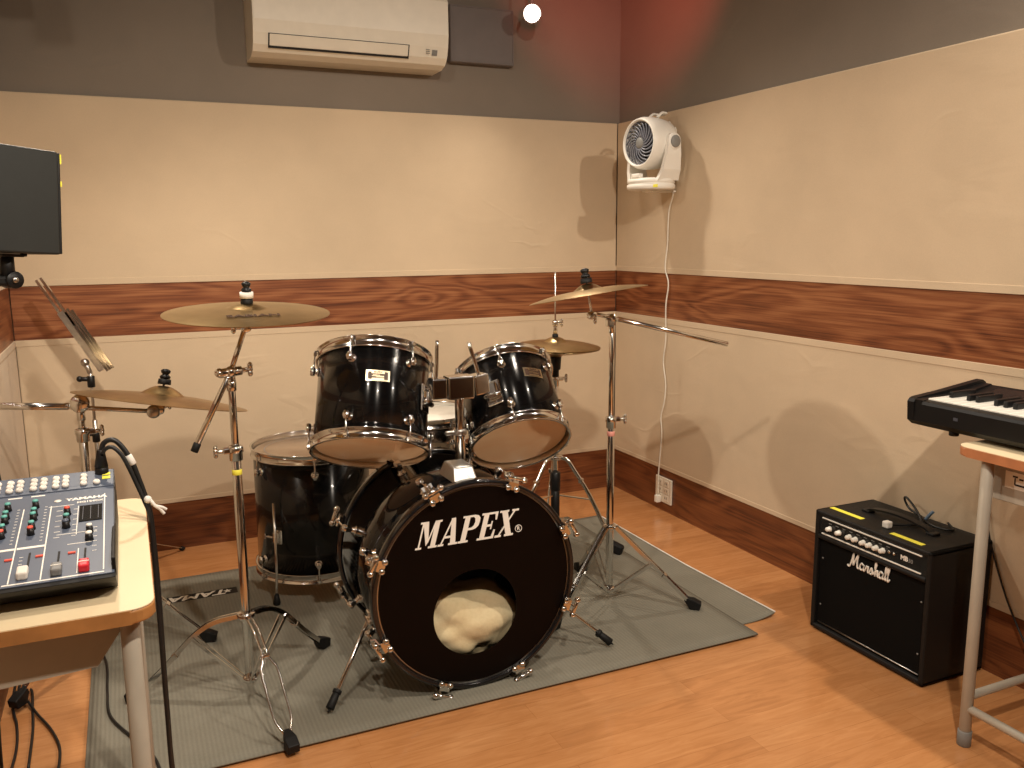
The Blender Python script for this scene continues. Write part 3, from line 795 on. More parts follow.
# tom holder
th = MB()
ty = 2.300 - BD.y; bx = .856 - BD.x
bb = MB()   # embossed wedge base
vs = [(-.052, -.105, .556 - MZ), (.052, -.105, .556 - MZ), (.052, .055, .578 - MZ), (-.052, .055, .578 - MZ), (-.036, -.058, .634 - MZ), (.036, -.058, .634 - MZ), (.036, .02, .636 - MZ), (-.036, .02, .636 - MZ)]
vs = [(x * .80 + bx - .030, y + ty - .062, z * 1.0 - .006) for x, y, z in vs]
bb.add(vs, [(3, 2, 1, 0), (4, 5, 6, 7), (0, 1, 5, 4), (1, 2, 6, 5), (2, 3, 7, 6), (3, 0, 4, 7)])
bmesh.ops.bevel(bb.bm, geom=list(bb.bm.edges), offset=.005, segments=2, profile=.5, affect='EDGES')
tb = bb.build('holder_base', 'satin_silver', bd)
em = MB()
fn = V((0, -.068, .02)).normalized()
for k in range(3):
    w = .030 - .009 * k; zc = .592 - MZ
    em.tube([(bx - .030 + s1 * w * .85, ty - .062 - .105 - .0015 + (zc + zz + MZ - .556) * .6026, zc - .006 + zz) for s1, zz in ((-1, 0), (0, .028 - .008 * k), (1, 0), (0, -.028 + .008 * k))], .0020, 5, closed=True)
em.build('embossing', 'dull_chrome', tb)
MB().cyl((bx, ty - .02, .62 - MZ), (bx, ty - .02, .86 - MZ), .0140, seg=24).build('holder_post', 'chrome', bd)
MB().cyl((bx, ty - .02, .695 - MZ), (bx, ty - .02, .712 - MZ), .019, seg=24).box((bx - .03, ty - .02, .703 - MZ), (.03, .012, .012), .003).build('memory_lock', 'dull_chrome', bd)
hb = MB()
hb.box((bx - .003, ty - .025, .8375 - MZ), (.078, .052, .066), .004)
hb.box((bx - .066, ty - .022, .838 - MZ), (.044, .044, .058), .004, Matrix.Translation((0, 0, 0)))
mr = Matrix.Translation((bx + .058, ty - .026, .842 - MZ)) @ Matrix.Rotation(.18, 4, 'Z') @ Matrix.Rotation(-.10, 4, 'Y')
hb.box((0, 0, 0), (.046, .044, .058), .004, mr)
hb.build('holder_block', 'chrome', bd, label='chrome tom holder block')
def arm(p_out, p_top, nm='holder_arm'):
    a, b = V(p_out), V(p_top); m = MB(); m.cyl(b, a, .0058, seg=12)
    return m.build(nm, 'chrome', bd)
loc = lambda x, y, z: V((x, y, z)) - BD
r1 = MB(); r1.tube(smoothpts([loc(.789, 2.27, .975), loc(.786, 2.275, .88), loc(.784, 2.28, .84), loc(.775, 2.30, .80), loc(.760, 2.33, .785)], 5), .0056, 10); r1.build('holder_arm', 'chrome', bd)
r2 = MB(); r2.tube(smoothpts([loc(.884, 2.27, .963), loc(.908, 2.27, .885), loc(.925, 2.275, .835), loc(.94, 2.29, .815), loc(.955, 2.30, .805)], 5), .0056, 10); r2.build('holder_arm', 'chrome', bd)
# brackets on the toms
def tom_bracket(t, m, wpos):
    p = m.inverted() @ V(wpos); a = math.atan2(p.y, p.x); R = .162 if t is tom1 else .149
    out = V((math.cos(a), math.sin(a), 0)); mm = frame(out * R + V((0, 0, p.z)), out, (0, 0, 1))
    b = MB(); b.box((0, 0, .004), (.082, .050, .008), .003, mm).box((.004, 0, .014), (.050, .036, .018), .005, mm).cyl((-.012, -.026, .016), (-.012, .026, .016), .008, seg=12, mx=mm)
    b.cyl((.018, .015, .018), (.018, .036, .018), .004, seg=8, mx=mm).box((.018, .040, .018), (.020, .005, .008), .002, mm)
    b.build('mount_bracket', 'chrome', t)
    v = out.copy(); v.rotate(Matrix.Rotation(.9 if t is tom2 else -.9, 3, 'Z'))
tom_bracket(tom1, m1, (.765, 2.33, .80)); tom_bracket(tom2, m2, (.945, 2.29, .83))

# pillow inside the bass drum
pm = MB(); b_ = bmesh.new(); bmesh.ops.create_icosphere(b_, subdivisions=5, radius=1.0)
for v in b_.verts:
    c = v.co.copy()
    p = V((c.x * .190, c.y * .115, c.z * .122))
    n = noise.noise(c * 1.7 + V((3, 1, 5))) * .020 + noise.noise(c * 4 + V((1, 7, 2))) * .006
    crease = .014 * math.exp(-((c.x * .8 + c.z * .6 + .1) / .13) ** 2)
    p += c * (n - crease * max(0, -c.y))
    v.co = p
for f in b_.faces: f.smooth = True
pm.merge(b_)
pw = pm.build('pillow', 'pillow_cloth'); pw.location = (BD.x - .010, BD.y + .146, .150)
tag(pw, 'beige cushion stuffed inside the bass drum, showing through its front hole', 'cushion')

# ---------------------------------------------------------------- cymbals
def cymbal(name, label, center, tilt, R, bell_r=.055, bow=.020, bell_h=.020, group=None, upside=False, txt=None, txa=-PI / 2):
    ax = V((tilt[0], tilt[1], 1)).normalized()
    if upside: ax = -ax
    m = frame(center, ax, (1, 0, 0))
    t = bpy.data.objects.new
    prof = []
    N = 14
    for k in range(N + 1):       # edge to bell foot
        r = R + (bell_r - R) * k / N; u = (R - r) / (R - bell_r)
        prof.append((r, bow * math.sin(u * PI / 2) ** .9 if u > 0 else 0))
    for k in range(1, 8):
        u = k / 7; r = bell_r * (1 - u) + .006 * u; prof.append((r, bow + bell_h * math.sin(u * PI / 2)))
    low = [(r, z - .0016) for r, z in prof][::-1]
    mb = MB(); mb.lathe(prof + low + [prof[0]], None, 96)
    o = mb.build(name, 'bronze'); o.matrix_world = m
    tag(o, label, 'cymbal', group)
    if txt:
        q = MB(); rr = R * .56; u = (R - rr) / (R - bell_r); zz = bow * math.sin(u * PI / 2) ** .9 + .0012
        text_into(q, txt, .034, Matrix.Translation((rr * math.cos(txa), rr * math.sin(txa), zz)) @ Matrix.Rotation(txa + PI / 2, 4, 'Z') @ Matrix.Rotation(.05, 4, 'X'), .0008, .0005, 0, 1.15)
        q.build('printed_name', 'brown_ink', o)
    return m
CT_L = V((.288, 2.329, 1.069)); CT_R = V((1.357, 2.42, 1.074)); CT_RD = V((.079, 2.81, .771)); CT_H = V((1.534, 3.000, .829))
mL = cymbal('crash_cymbal', 'wide dark bronze crash cymbal on the front left boom stand, dark lettering', CT_L, (.006, -.077), .211, .050, .014, .012, txt='SABIAN')
mR = cymbal('crash_cymbal', 'thin golden crash cymbal on the right boom stand, sloping down to the left', CT_R, (-.115, .135), .192, .046, .018, .018)
mD = cymbal('ride_cymbal', 'golden ride cymbal with a big shiny bell, left of all the drums', CT_RD, (.2, .115), .254, .064, .020, .027)
mHt = cymbal('hi_hat_cymbal', 'upper golden cymbal of the hi-hat pair behind the right tom', CT_H + V((0, 0, .004)), (.02, -.014), .178, .048, .020, .018)
mHb = cymbal('hi_hat_cymbal', 'lower cymbal of the hi-hat pair, facing down on its seat', CT_H - V((0, 0, .002)), (.02, -.014), .178, .048, .020, .018, upside=True)

# ---------------------------------------------------------------- stands
def wing(mb, p, d, up, s=1.0):
    d = V(d).normalized(); up = V(up).normalized(); p = V(p)
    mb.cyl(p, p + d * .014 * s, .006 * s, seg=12)
    c = p + d * .020 * s
    mb.ball(c + up * .009 * s, .008 * s, None, 10, (.8, .8, 1.1)); mb.ball(c - up * .009 * s, .008 * s, None, 10, (.8, .8, 1.1)); mb.ball(c, .007 * s, None, 10)
def leg(t, az, Rf, zc, zb, loopy=False, straight=False, r0=.022):
    o = V((math.cos(az), math.sin(az), 0)); sd = V((-o.y, o.x, 0)); m = MB()
    k0 = Rf - .03
    cpts = [o * r0 + V((0, 0, zc)), o * (k0 * .30) + V((0, 0, zc * .93)), o * (k0 * .5) + V((0, 0, zc * .76)), o * (k0 * .75) + V((0, 0, zc * .43)), o * k0 + V((0, 0, .030))]
    if straight: cpts = [o * (r0 + (k0 - r0) * u) + V((0, 0, zc + (.030 - zc) * u)) for u in (0, .25, .5, .75, 1)]
    if loopy:
        wdt = [.006, .006, .007, .020, .0215, .021, .006]
        pts = [cpts[0], cpts[1], cpts[2]]
        q = smoothpts(cpts, 6)
        n = len(q)
        for s in (-1, 1):
            P = []
            for i, p in enumerate(q):
                u = i / (n - 1)
                w = .0065 if u < .52 else (.0065 + (.0155) * min(1, (u - .52) / .07) if u < .90 else .022 - .017 * min(1, (u - .90) / .10))
                P.append(p + sd * s * w)
            m.tube(P, .0034, 8)
        m.box((0, 0, 0), (.012, .022, .006), .002, Matrix.Translation(q[int(n * .50)]) @ Matrix.Rotation(az, 4, 'Z'))
    else:
        q = smoothpts(cpts, 6)
        for s in (-1, 1): m.strip([p + sd * s * .0085 for p in q], .003, .012, sd)
        m.strip(q, .016, .003, sd)
        m.box((0, 0, 0), (.014, .024, .016), .002, Matrix.Translation(q[int(len(q) * .66)]) @ Matrix.Rotation(az, 4, 'Z') @ Matrix.Rotation(.7, 4, 'Y'))
    l = m.build('leg', 'chrome', t)
    f = MB()
    fm = Matrix.Translation(o * (Rf - .012) + V((0, 0, .018))) @ Matrix.Rotation(az, 4, 'Z')
    vs = [(-.032, -.008, .010), (-.032, .008, .010), (-.032, .008, .024), (-.032, -.008, .024), (.020, -.0165, -.0175), (.020, .0165, -.0175), (.026, .0145, .006), (.026, -.0145, .006), (-.012, -.015, -.0175), (-.012, .015, -.0175), (.0, .016, .018), (.0, -.016, .018)]
    f.add(vs, [(0, 3, 2, 1), (0, 1, 9, 8), (8, 9, 5, 4), (4, 5, 6, 7), (7, 6, 10, 11), (11, 10, 2, 3), (0, 8, 11, 3), (8, 4, 7, 11), (1, 2, 10, 9), (9, 10, 6, 5)], fm)
    bmesh.ops.bevel(f.bm, geom=list(f.bm.edges), offset=.003, segments=2, profile=.5, affect='EDGES')
    f.build('rubber_foot', 'rubber', l)
    b = MB(); mid = smoothpts(cpts, 6)[12]
    for s in (-1, 1): b.strip([o * .016 + V((0, 0, zb)) + sd * s * .007, mid + sd * s * .011], .0025, .009, sd)
    b.build('brace', 'chrome', t)
def collar(t, z, r, tall=.02):
    m = MB(); m.cyl((0, 0, z - tall / 2), (0, 0, z + tall / 2), r, seg=20)
    for k in range(3): m.ball((0, 0, z), .001)
    m.build('leg_collar', 'chrome', t)
def height_clamp(t, z, r, side):
    m = MB(); m.lathe([(r - .006, z - .028), (r, z - .026), (r, z - .006), (r + .003, z - .004), (r + .003, z + .010), (r - .001, z + .013), (r - .006, z + .013)], None, 24)
    s = V(side).normalized(); m.box((0, 0, 0), (.022, .018, .016), .003, frame(s * (r + .006) + V((0, 0, z + .002)), (0, 0, 1), s))
    wing(m, s * (r + .014) + V((0, 0, z + .002)), s, (0, 0, 1), 1.0)
    m.build('height_clamp', 'chrome', t)

# -- front left boom stand
P0 = V((.235, 2.310, MZ))
s1 = thing('cymbal_boom_stand', 'chrome boom stand with yellow tape on its pole, front left of the floor tom', 'stand', P0)
MB().cyl((0, 0, .045), (0, 0, .705), .0125, seg=24).build('lower_pole', 'chrome', s1)
MB().cyl((0, 0, .70), (0, 0, .895), .0095, seg=24).cyl((0, 0, .86), (0, 0, .885), .0125, seg=24).build('upper_pole', 'chrome', s1)
collar(s1, .238, .024, .016); collar(s1, .052, .020, .014)
height_clamp(s1, .700, .017, (-1, -.1, 0))
MB().cyl((0, 0, .634), (0, 0, .650), .0130, seg=24).build('tape_band', 'yellow_tape', s1, label='yellow tape band')
for az, lp in ((-80, True), (40, False), (160, False)): leg(s1, math.radians(az), .325, .238, .052, lp)
def boom(t, base, a, b, r, tip_end=None):
    m = MB(); m.cyl(a, b, r, seg=16)
    return m.build('boom_arm', 'chrome', t)
# boom: lower end -> clamp -> upper end (world -> local)
L0 = lambda x, y, z: V((x, y, z)) - P0
cl = L0(.235, 2.310, .920)
low_ = L0(.140, 2.302, .738); hi_ = L0(.2765, 2.318, 1.026)
m = MB(); m.cyl(low_, cl + (hi_ - low_) * .06, .0078, seg=16); m.cyl(cl, hi_, .0066, seg=16); m.build('boom_arm', 'chrome', s1)
m = MB(); dd = (low_ - hi_).normalized(); m.cyl(low_ - dd * .004, low_ + dd * .020, .0098, seg=16); m.build('boom_cap', 'rubber', s1)
m = MB(); m.ball(cl, .016, None, 16); m.cyl(cl + V((-.030, -.004, -.002)), cl + V((.028, .004, .002)), .0125, seg=20); m.cyl(cl + V((0, 0, -.045)), cl, .0115, seg=20); m.ball(cl + V((-.028, -.004, 0)), .0125, None, 12)
wing(m, cl + V((.028, .004, .002)), (1, .1, .05), (0, 0, 1), 1.1); m.build('boom_clamp', 'chrome', s1)
def tilter(t, hinge, cym_m, upl, wingd, P):
    """hinge (local), post along the cymbal axis up through it"""
    axd = (cym_m.to_3x3() @ V((0, 0, 1))).normalized(); c = cym_m.translation - P
    m = MB(); m.ball(hinge, .013, None, 14); m.cyl(hinge - V((0, .012, 0)), hinge + V((0, .012, 0)), .014, seg=18)
    wing(m, hinge + V(wingd) * .012, wingd, (0, 0, 1), .95)
    m.build('tilter', 'chrome', t)
    top = c + axd * (upl)
    MB().cyl(hinge, top, .0035, seg=10).build('tilter_rod', 'chrome', t)
    return c, axd
c, ax_ = tilter(s1, L0(.281, 2.322, 1.034), mL, .085, (-1, 0, 0), P0)
def felts(t, c, ax, bell, white, tall=1.0, nut='black_plastic', k=1.45):
    m = MB(); mm = frame(c + ax * bell, ax, (1, 0, 0)) @ Matrix.Diagonal((k, k, 1 if white else 1.15, 1))
    m.lathe([(0, 0), (.013, 0), (.0135, .002), (.0125, .014), (0, .0145)], mm, 20); m.build('felt', 'rubber', t)
    if white: MB().lathe([(0, .0147), (.0145, .0148), (.0145, .030), (0, .0302)], mm, 20).build('felt', 'felt_white', t, label='white felt washer')
    z = .0305 if white else .0148
    q = MB(); q.lathe([(0, z), (.010, z), (.011, z + .006), (.008, z + .010), (.006, z + .012), (.009, z + .016), (.010, z + .022), (.006, z + .026), (0, z + .027)], mm, 16)
    q.build('wing_nut', nut, t)
    MB().lathe([(0, -.030 - bell * 0), (.011, -.030), (.012, -.020), (0, -.019)], mm, 18).build('cup_washer', 'black_plastic', t)
felts(s1, c, ax_, .0255, True, nut='black_plastic', k=1.2)

# -- right boom stand
P1 = V((1.452, 2.430, MZ))
s2 = thing('cymbal_boom_stand', 'chrome boom stand right of the bass drum, pinkish label on its pole', 'stand', P1)
MB().cyl((0, 0, .04), (0, 0, .648), .0125, seg=24).build('lower_pole', 'chrome', s2)
MB().cyl((0, 0, .64), (0, 0, .97), .0095, seg=24).build('upper_pole', 'chrome', s2)
collar(s2, .270, .022, .014); collar(s2, .045, .019, .014)
height_clamp(s2, .642, .016, (1, -.2, 0))
MB().cyl((0, 0, .588), (0, 0, .606), .0130, seg=24).build('pole_label', 'pink_label', s2, label='pinkish paper label')
for az, lp in ((-38, False), (82, False), (202, True)): leg(s2, math.radians(az), .300, .270, .045, False, True)
L1 = lambda x, y, z: V((x, y, z)) - P1
cl2 = L1(1.452, 2.430, .996)
e_r = L1(1.822, 2.300, .9010); e_l = L1(1.385, 2.425, 1.012)
m = MB(); m.cyl(cl2 + (e_r - cl2) * -.05, e_r, .0080, seg=16); m.cyl(cl2, e_l, .0066, seg=16); m.build('boom_arm', 'chrome', s2)
m = MB(); m.ball(cl2, .014, None, 16); m.cyl(cl2 + V((0, -.022, 0)), cl2 + V((0, .022, 0)), .012, seg=18); m.cyl(cl2 + V((0, 0, -.05)), cl2, .011, seg=18); m.box(cl2 + V((-.008, -.0, -.016)), (.026, .022, .026), .004); m.build('boom_clamp', 'chrome', s2)
c, ax_ = tilter(s2, L1(1.372, 2.422, 1.008), mR, .085, (-.2, -1, -.3), P1)
felts(s2, c, ax_, .0385, False)

# -- left ride stand (horizontal boom)
P2 = V((-.145, 2.780, MZ))
s3 = thing('cymbal_boom_stand', 'chrome boom stand behind the mixer table, its long boom lying nearly level', 'stand', P2)
MB().cyl((0, 0, .045), (0, 0, .69), .0135, seg=24).build('lower_pole', 'chrome', s3)
MB().cyl((0, 0, .68), (0, 0, .745), .0100, seg=24).build('upper_pole', 'chrome', s3)
collar(s3, .24, .022, .014); collar(s3, .052, .019, .014)
height_clamp(s3, .690, .018, (1, 0, 0))
for az, rf in ((-13, .325), (107, .29), (231, .335)): leg(s3, math.radians(az), rf, .24, .052, False)
L2 = lambda x, y, z: V((x, y, z)) - P2
cl3 = L2(-.145, 2.780, .778)
m = MB(); m.cyl(L2(-.350, 2.770, .800), cl3 + V((-.03, 0, .004)), .0105, seg=18); m.cyl(cl3 + V((-.05, 0, .005)), L2(.045, 2.785, .747), .0068, seg=16); m.build('boom_arm', 'chrome', s3)
m = MB(); m.lathe([(0, -.008), (.024, -.008), (.027, -.004), (.027, .004), (.024, .008), (0, .008)], frame(cl3 + V((0, -.012, .012)), (0, -1, 0)), 24); m.cyl(cl3 + V((0, 0, -.04)), cl3, .012, seg=18); m.ball(cl3, .018, None, 16); m.build('boom_clamp', 'chrome', s3)
hg = L2(.052, 2.785, .745)
m = MB(); m.lathe([(0, -.010), (.014, -.010), (.020, -.006), (.020, .006), (.014, .010), (0, .010)], frame(hg, (0, -1, 0)), 24); m.build('tilter_gear', 'dull_chrome', s3)
c, ax_ = tilter(s3, hg + V((.018, .005, .004)), mD, .085, (1, 0, .5), P2)
felts(s3, c, ax_, .052, False)

# -- hi-hat stand
P3 = V((1.534, 3.000, MZ))
s4 = thing('hi_hat_stand', 'black and chrome hi-hat stand behind the right boom stand', 'stand', P3)
MB().cyl((0, 0, .02), (0, 0, .235), .018, seg=20).cyl((0, 0, .235), (0, 0, .31), .021, seg=20).build('lower_tube', 'black_plastic', s4)
MB().cyl((0, 0, .30), (0, 0, .70), .0120, seg=22).build('upper_tube', 'chrome', s4)
MB().cyl((0, 0, .70), (0, 0, 1.115), .0030, seg=10).build('pull_rod', 'chrome', s4)
MB().cyl((0, 0, .685), (0, 0, .730), .015, seg=20).cyl((0, 0, .730), (0, 0, .790), .021, .025, seg=24).build('cymbal_seat', 'black_plastic', s4)
m = MB(); m.cyl((0, 0, .855), (0, 0, .871), .012, seg=18); m.build('felt', 'rubber', s4)
m = MB(); m.cyl((0, 0, .870), (0, 0, .925), .0085, seg=16); m.cyl((0, 0, .905), (0, 0, .925), .012, seg=16); wing(m, (.010, 0, .915), (1, -.1, 0), (0, 0, 1), .9); m.build('clutch', 'chrome', s4)
collar(s4, .372, .030, .014)
height_clamp(s4, .690, .015, (1, 0, 0))
def hh_leg(az, Rf):
    o = V((math.cos(az), math.sin(az), 0)); sd = V((-o.y, o.x, 0)); z = V((0, 0, 1))
    q = smoothpts([o * .024 + z * .372, o * .050 + z * .366, o * .078 + z * .33, o * (.055 + Rf * .33) + z * .225, o * (Rf - .05) + z * .055], 6)
    m = MB(); m.tube(q, .0075, 8, flat=(.8, 1.2)); m.box((0, 0, 0), (.016, .022, .018), .002, Matrix.Translation(q[15]) @ Matrix.Rotation(az, 4, 'Z')); l = m.build('leg', 'chrome', s4)
    f = MB(); f.box((0, 0, 0), (.060, .030, .044), .010, Matrix.Translation(o * (Rf - .026) + z * .026) @ Matrix.Rotation(az, 4, 'Z') @ Matrix.Rotation(.35, 4, 'Y')); f.build('rubber_foot', 'rubber', l)
    b = MB(); b.strip([o * .020 + z * .215, o * (.055 + Rf * .33) + z * .213], .010, .004, sd); b.build('brace', 'chrome', s4)
for az in (-48, 72, 200): hh_leg(math.radians(az), .285)
m = MB(); m.box((0, .19, .010), (.085, .36, .010), .003); pf = m.build('pedal_base', 'dull_chrome', s4)
m = MB(); m.box((0, 0, 0), (.075, .27, .008), .003, Matrix.Translation((0, .20, .055)) @ Matrix.Rotation(-.28, 4, 'X')); m.build('footboard', 'dull_chrome', s4)

# ---------------------------------------------------------------- music stand
PM = V((-.135, 3.400, .0))
ms = thing('music_stand', 'folded silver music stand with its desk tipped on edge, by the back wall', 'music stand', PM)
Lm = lambda x, y, z: V((x, y, z)) - PM
MB().cyl((0, 0, .12), (0, 0, .62), .0085, seg=14).build('lower_pole', 'dull_chrome', ms)
MB().cyl((0, 0, .60), (0, 0, .80), .0055, seg=12).build('upper_pole', 'dull_chrome', ms)
for (z, s) in ((.762, -1), (.560, -1)):
    m = MB(); m.cyl((0, 0, z - .022), (0, 0, z + .018), .013, seg=16).cyl((0, 0, z + .006), (.034 * s, 0, z + .010), .008, seg=12).ball((.036 * s, 0, z + .010), .011, None, 10); m.build('knob_collar', 'black_plastic', ms)
m = MB(); m.cyl((0, 0, .79), (-.012, 0, .825), .009, seg=12).ball((-.014, 0, .830), .015, None, 12); m.build('tilt_joint', 'dull_chrome', ms)
A, B = Lm(-.264, 3.4, 1.134), Lm(-.081, 3.4, .795); D_ = (B - A); dn = D_.normalized(); nr = V((dn.z, 0, -dn.x)); 
if nr.x < 0: nr = -nr
for i, (u0, u1, off, w) in enumerate(((0.0, .55, -.014, .03), (0.0, .50, .002, .03), (.36, 1.0, .004, .03), (.34, 1.0, .014, .03), (.37, 1.0, .024, .03))):
    m = MB(); m.strip([A + D_ * u0 + nr * off, A + D_ * u1 + nr * off], w, .0085, (0, 1, 0)); m.build('desk_bar', 'chrome', ms)
m = MB(); m.strip([A + D_ * .34 + nr * -.012, A + D_ * .97 + nr * -.012], .04, .020, (0, 1, 0)); m.build('desk_spine', 'dull_chrome', ms)
for k, (fx, fy) in enumerate(((.134, 3.628), (-.06, 3.12), (-.345, 3.48))):
    e = Lm(fx, fy, .012); m = MB(); o = V((e.x, e.y, 0)).normalized()
    m.strip([o * .010 + V((0, 0, .16)), o * (V((e.x, e.y)).length * .5) + V((0, 0, .095)), e], .012, .003, V((-o.y, o.x, 0))); l = m.build('leg', 'dull_chrome', ms)
    m = MB(); m.ball((e.x, e.y, .010), .010, None, 12, (1.3, 1.1, .9)); m.build('rubber_foot', 'rubber', l)
m = MB(); m.cyl((0, 0, .145), (0, 0, .18), .014, seg=16); m.build('leg_collar', 'black_plastic', ms)

# ---------------------------------------------------------------- school desks
def rrect(x0, x1, y0, y1, r, n=6):
    out = []
    for cx, cy, a0 in ((x1 - r, y1 - r, 0), (x0 + r, y1 - r, 90), (x0 + r, y0 + r, 180), (x1 - r, y0 + r, 270)):
        for k in range(n + 1):
            a = math.radians(a0 + 90 * k / n); out.append((cx + r * math.cos(a), cy + r * math.sin(a)))
    return out
def desk(label, x0, x1, y0, y1, H, edge_mat, ix=.038, iy=.045):
    cx, cy = (x0 + x1) / 2, (y0 + y1) / 2
    t = thing('school_desk', label, 'desk', (cx, cy, 0))
    w, d = (x1 - x0) / 2, (y1 - y0) / 2; T = .022
    MB().poly(rrect(-w + .001, w - .001, -d + .001, d - .001, .035), .0015, Matrix.Translation((0, 0, H - .0015))).build('desktop', 'desk_top', t)
    mb = MB().poly(rrect(-w, w, -d, d, .036), T, Matrix.Translation((0, 0, H - T - .0016)))
    bmesh.ops.bevel(mb.bm, geom=[e for e in mb.bm.edges if abs(e.verts[0].co.z - e.verts[1].co.z) < 1e-5], offset=.004, segments=3, profile=.5, affect='EDGES')
    mb.build('desktop_edge', edge_mat, t, label='wood-coloured edge')
    zt = H - T - .002
    fx, fy = w - ix, d - iy
    for sx in (-1, 1):
        for sy in (-1, 1):
            m = MB(); m.cyl((sx * fx, sy * fy, .012), (sx * fx, sy * fy, zt), .0140, seg=20); l = m.build('leg', 'desk_metal', t)
            MB().cyl((sx * fx, sy * fy, 0), (sx * fx, sy * fy, .040), .0165, seg=20).build('rubber_foot', 'fan_grey', l)
    return t, w, d, zt, fx, fy
def crossbars(t, fx, fy, z):
    for s in (-1, 1):
        MB().cyl((-fx, s * fy, z + .03), (fx, s * fy, z + .03), .0105, seg=14).build('crossbar', 'desk_metal', t)
    MB().cyl((fx, -fy, z), (fx, fy, z), .0105, seg=14).build('crossbar', 'desk_metal', t)
    MB().cyl((-fx, -fy, z), (-fx, fy, z), .0105, seg=14).build('crossbar', 'desk_metal', t)
def book_box(t, w, d, zt, x0, x1, y0, y1, h=.11, open_side=None):
    m = MB(); th = .0025
    m.box(((x0 + x1) / 2, (y0 + y1) / 2, zt - h), (x1 - x0, y1 - y0, th), .0008)
    for x in (x0, x1): m.box((x, (y0 + y1) / 2, zt - h / 2), (th, y1 - y0, h), .0008)
    for y in (y0, y1): m.box(((x0 + x1) / 2, y, zt - h / 2), (x1 - x0, th, h), .0008)
    m.build('book_tray', 'desk_metal', t)
# left desk with mixer
TL = .720
dl, w, d, zt, fx, fy = desk('pale-topped school desk carrying the audio mixer', -.378, .006, 1.322, 1.932, TL, 'desk_edge')
crossbars(dl, fx, fy, .05)
# tray with a splayed end under the top
m = MB(); x0, x1, y0, y1 = -.17, .160, -.25, .22
vs = [(x0, y0, zt), (x1, y0, zt), (x1, y1, zt), (x0, y1, zt), (x0, y0, zt - .095), (x1 - .055, y0, zt - .080), (x1 - .055, y1, zt - .080), (x0, y1, zt - .095)]
m.add(vs, [(0, 1, 2, 3), (7, 6, 5, 4), (0, 4, 5, 1), (1, 5, 6, 2), (2, 6, 7, 3), (3, 7, 4, 0)]); m.build('book_tray', 'desk_metal', dl)
# right desk with keyboard
TR = .757
dr, w, d, zt, fx, fy = desk('school desk with brown edge carrying the keyboard by the right wall', 1.797, 2.200, .785, 1.404, TR, 'desk_edge_red', .028, .074)
crossbars(dr, fx, fy, .10)
book_box(dr, w, d, zt, -.135, .15, -.25, .245, .10)
m = MB(); m.box((-.1375, .165, zt - .045), (.0012, .10, .040), 0); lb = m.build('paper_label', 'white_paint', dr, label='white paper label')
m = MB()
for (y, z, wy, wz) in ((.19, .010, .012, .004), (.19, -.001, .003, .016), (.175, .006, .010, .004), (.160, .004, .003, .018), (.150, .004, .003, .018), (.175, -.009, .030, .004)): m.box((-.1385, y, zt - .045 + z), (.0008, wy, wz), 0)
m.build('label_marks', 'dark_gap', lb)

# ---------------------------------------------------------------- keyboard
def keyboard():
    LK, DK = .98, .275
    rz = math.radians(1.0)
    # local: x = depth away from player (toward the wall), y = along, far end at y=0 going negative
    t = thing('electronic_piano', 'black digital keyboard lying on the desk at the right edge', 'keyboard', (1.842, 1.585, TR + .0005), (0, 0, rz))
    t.scale = (1, 1, 1.28)
    Z0 = .008
    sec = [(.0, .012), (.0, .046), (.004, .052), (.020, .055), (.020, .030), (.165, .030), (.165, .052), (.262, .070), (.275, .066), (.275, .0), (.02, .0)]
    def ext(mb, sec, y0, y1):
        n = len(sec); vs = [(x, y, z + Z0) for y in (y0, y1) for x, z in sec]
        mb.add(vs, [tuple(range(n)), tuple(range(2 * n - 1, n - 1, -1))] + [(i, i + n, (i + 1) % n + n, (i + 1) % n) for i in range(n)]); return mb
    b = ext(MB(), sec, -.044, -LK + .044)
    b.build('body', 'black_plastic', t)
    cheek = [(.004, .010), (.0, .048), (.006, .054), (.016, .057), (.10, .063), (.262, .078), (.275, .072), (.275, .0), (.022, .0)]
    for y0, y1 in ((0, -.020), (-LK, -LK + .020)):
        ext(MB(), cheek, y0, y1).build('end_cheek', 'black_plastic', t)
    blk = [(.004, .010), (.004, .054), (.016, .055), (.10, .0575), (.165, .060), (.262, .072), (.272, .066), (.272, 0), (.02, 0)]
    for y0, y1 in ((-.020, -.0445), (-LK + .020, -LK + .0445)): ext(MB(), blk, y0, y1).build('cheek_block', 'black_plastic', t)
    wn = 36; kw = (LK - .090) / wn
    pat = [1, 1, 0, 1, 1, 1, 0]
    k0 = 0
    for i in range(wn):
        y = -.045 - kw * (i + .5)
        m = MB(); m.box((.0905, y, Z0 + .047), (.139, kw - .0012, .022), .0012); m.build('white_key', 'white_key', t)
    for i in range(wn - 1):
        # counted from the top of the keyboard downward (far end is the left-most key of the player)
        if pat[(i + 5) % 7]:
            y = -.045 - kw * (i + 1)
            m = MB(); m.box((.118, y, Z0 + .064), (.088, .0115, .013), .002); m.build('black_key', 'black_plastic', t)
    m = MB(); m.strip([(.215, -.08, Z0 + .0625), (.215, -LK + .08, Z0 + .0625)], .10 * .6, .0015, V((.97, 0, .17))); m.build('control_strip', 'screen_black', t)
    for (x, y) in ((.03, -.12), (.25, -.12), (.03, -LK + .12), (.25, -LK + .12)):
        MB().cyl((x, y, 0), (x, y, Z0 + .002), .012, seg=16).build('rubber_foot', 'rubber', t)
    m = MB(); m.strip([(-.0006, -.138, Z0 + .030), (-.0006, -.150, Z0 + .030)], .006, .0005, (0, 0, 1)); m.build('emblem', 'fan_dark', t)
    return t
KB = keyboard()
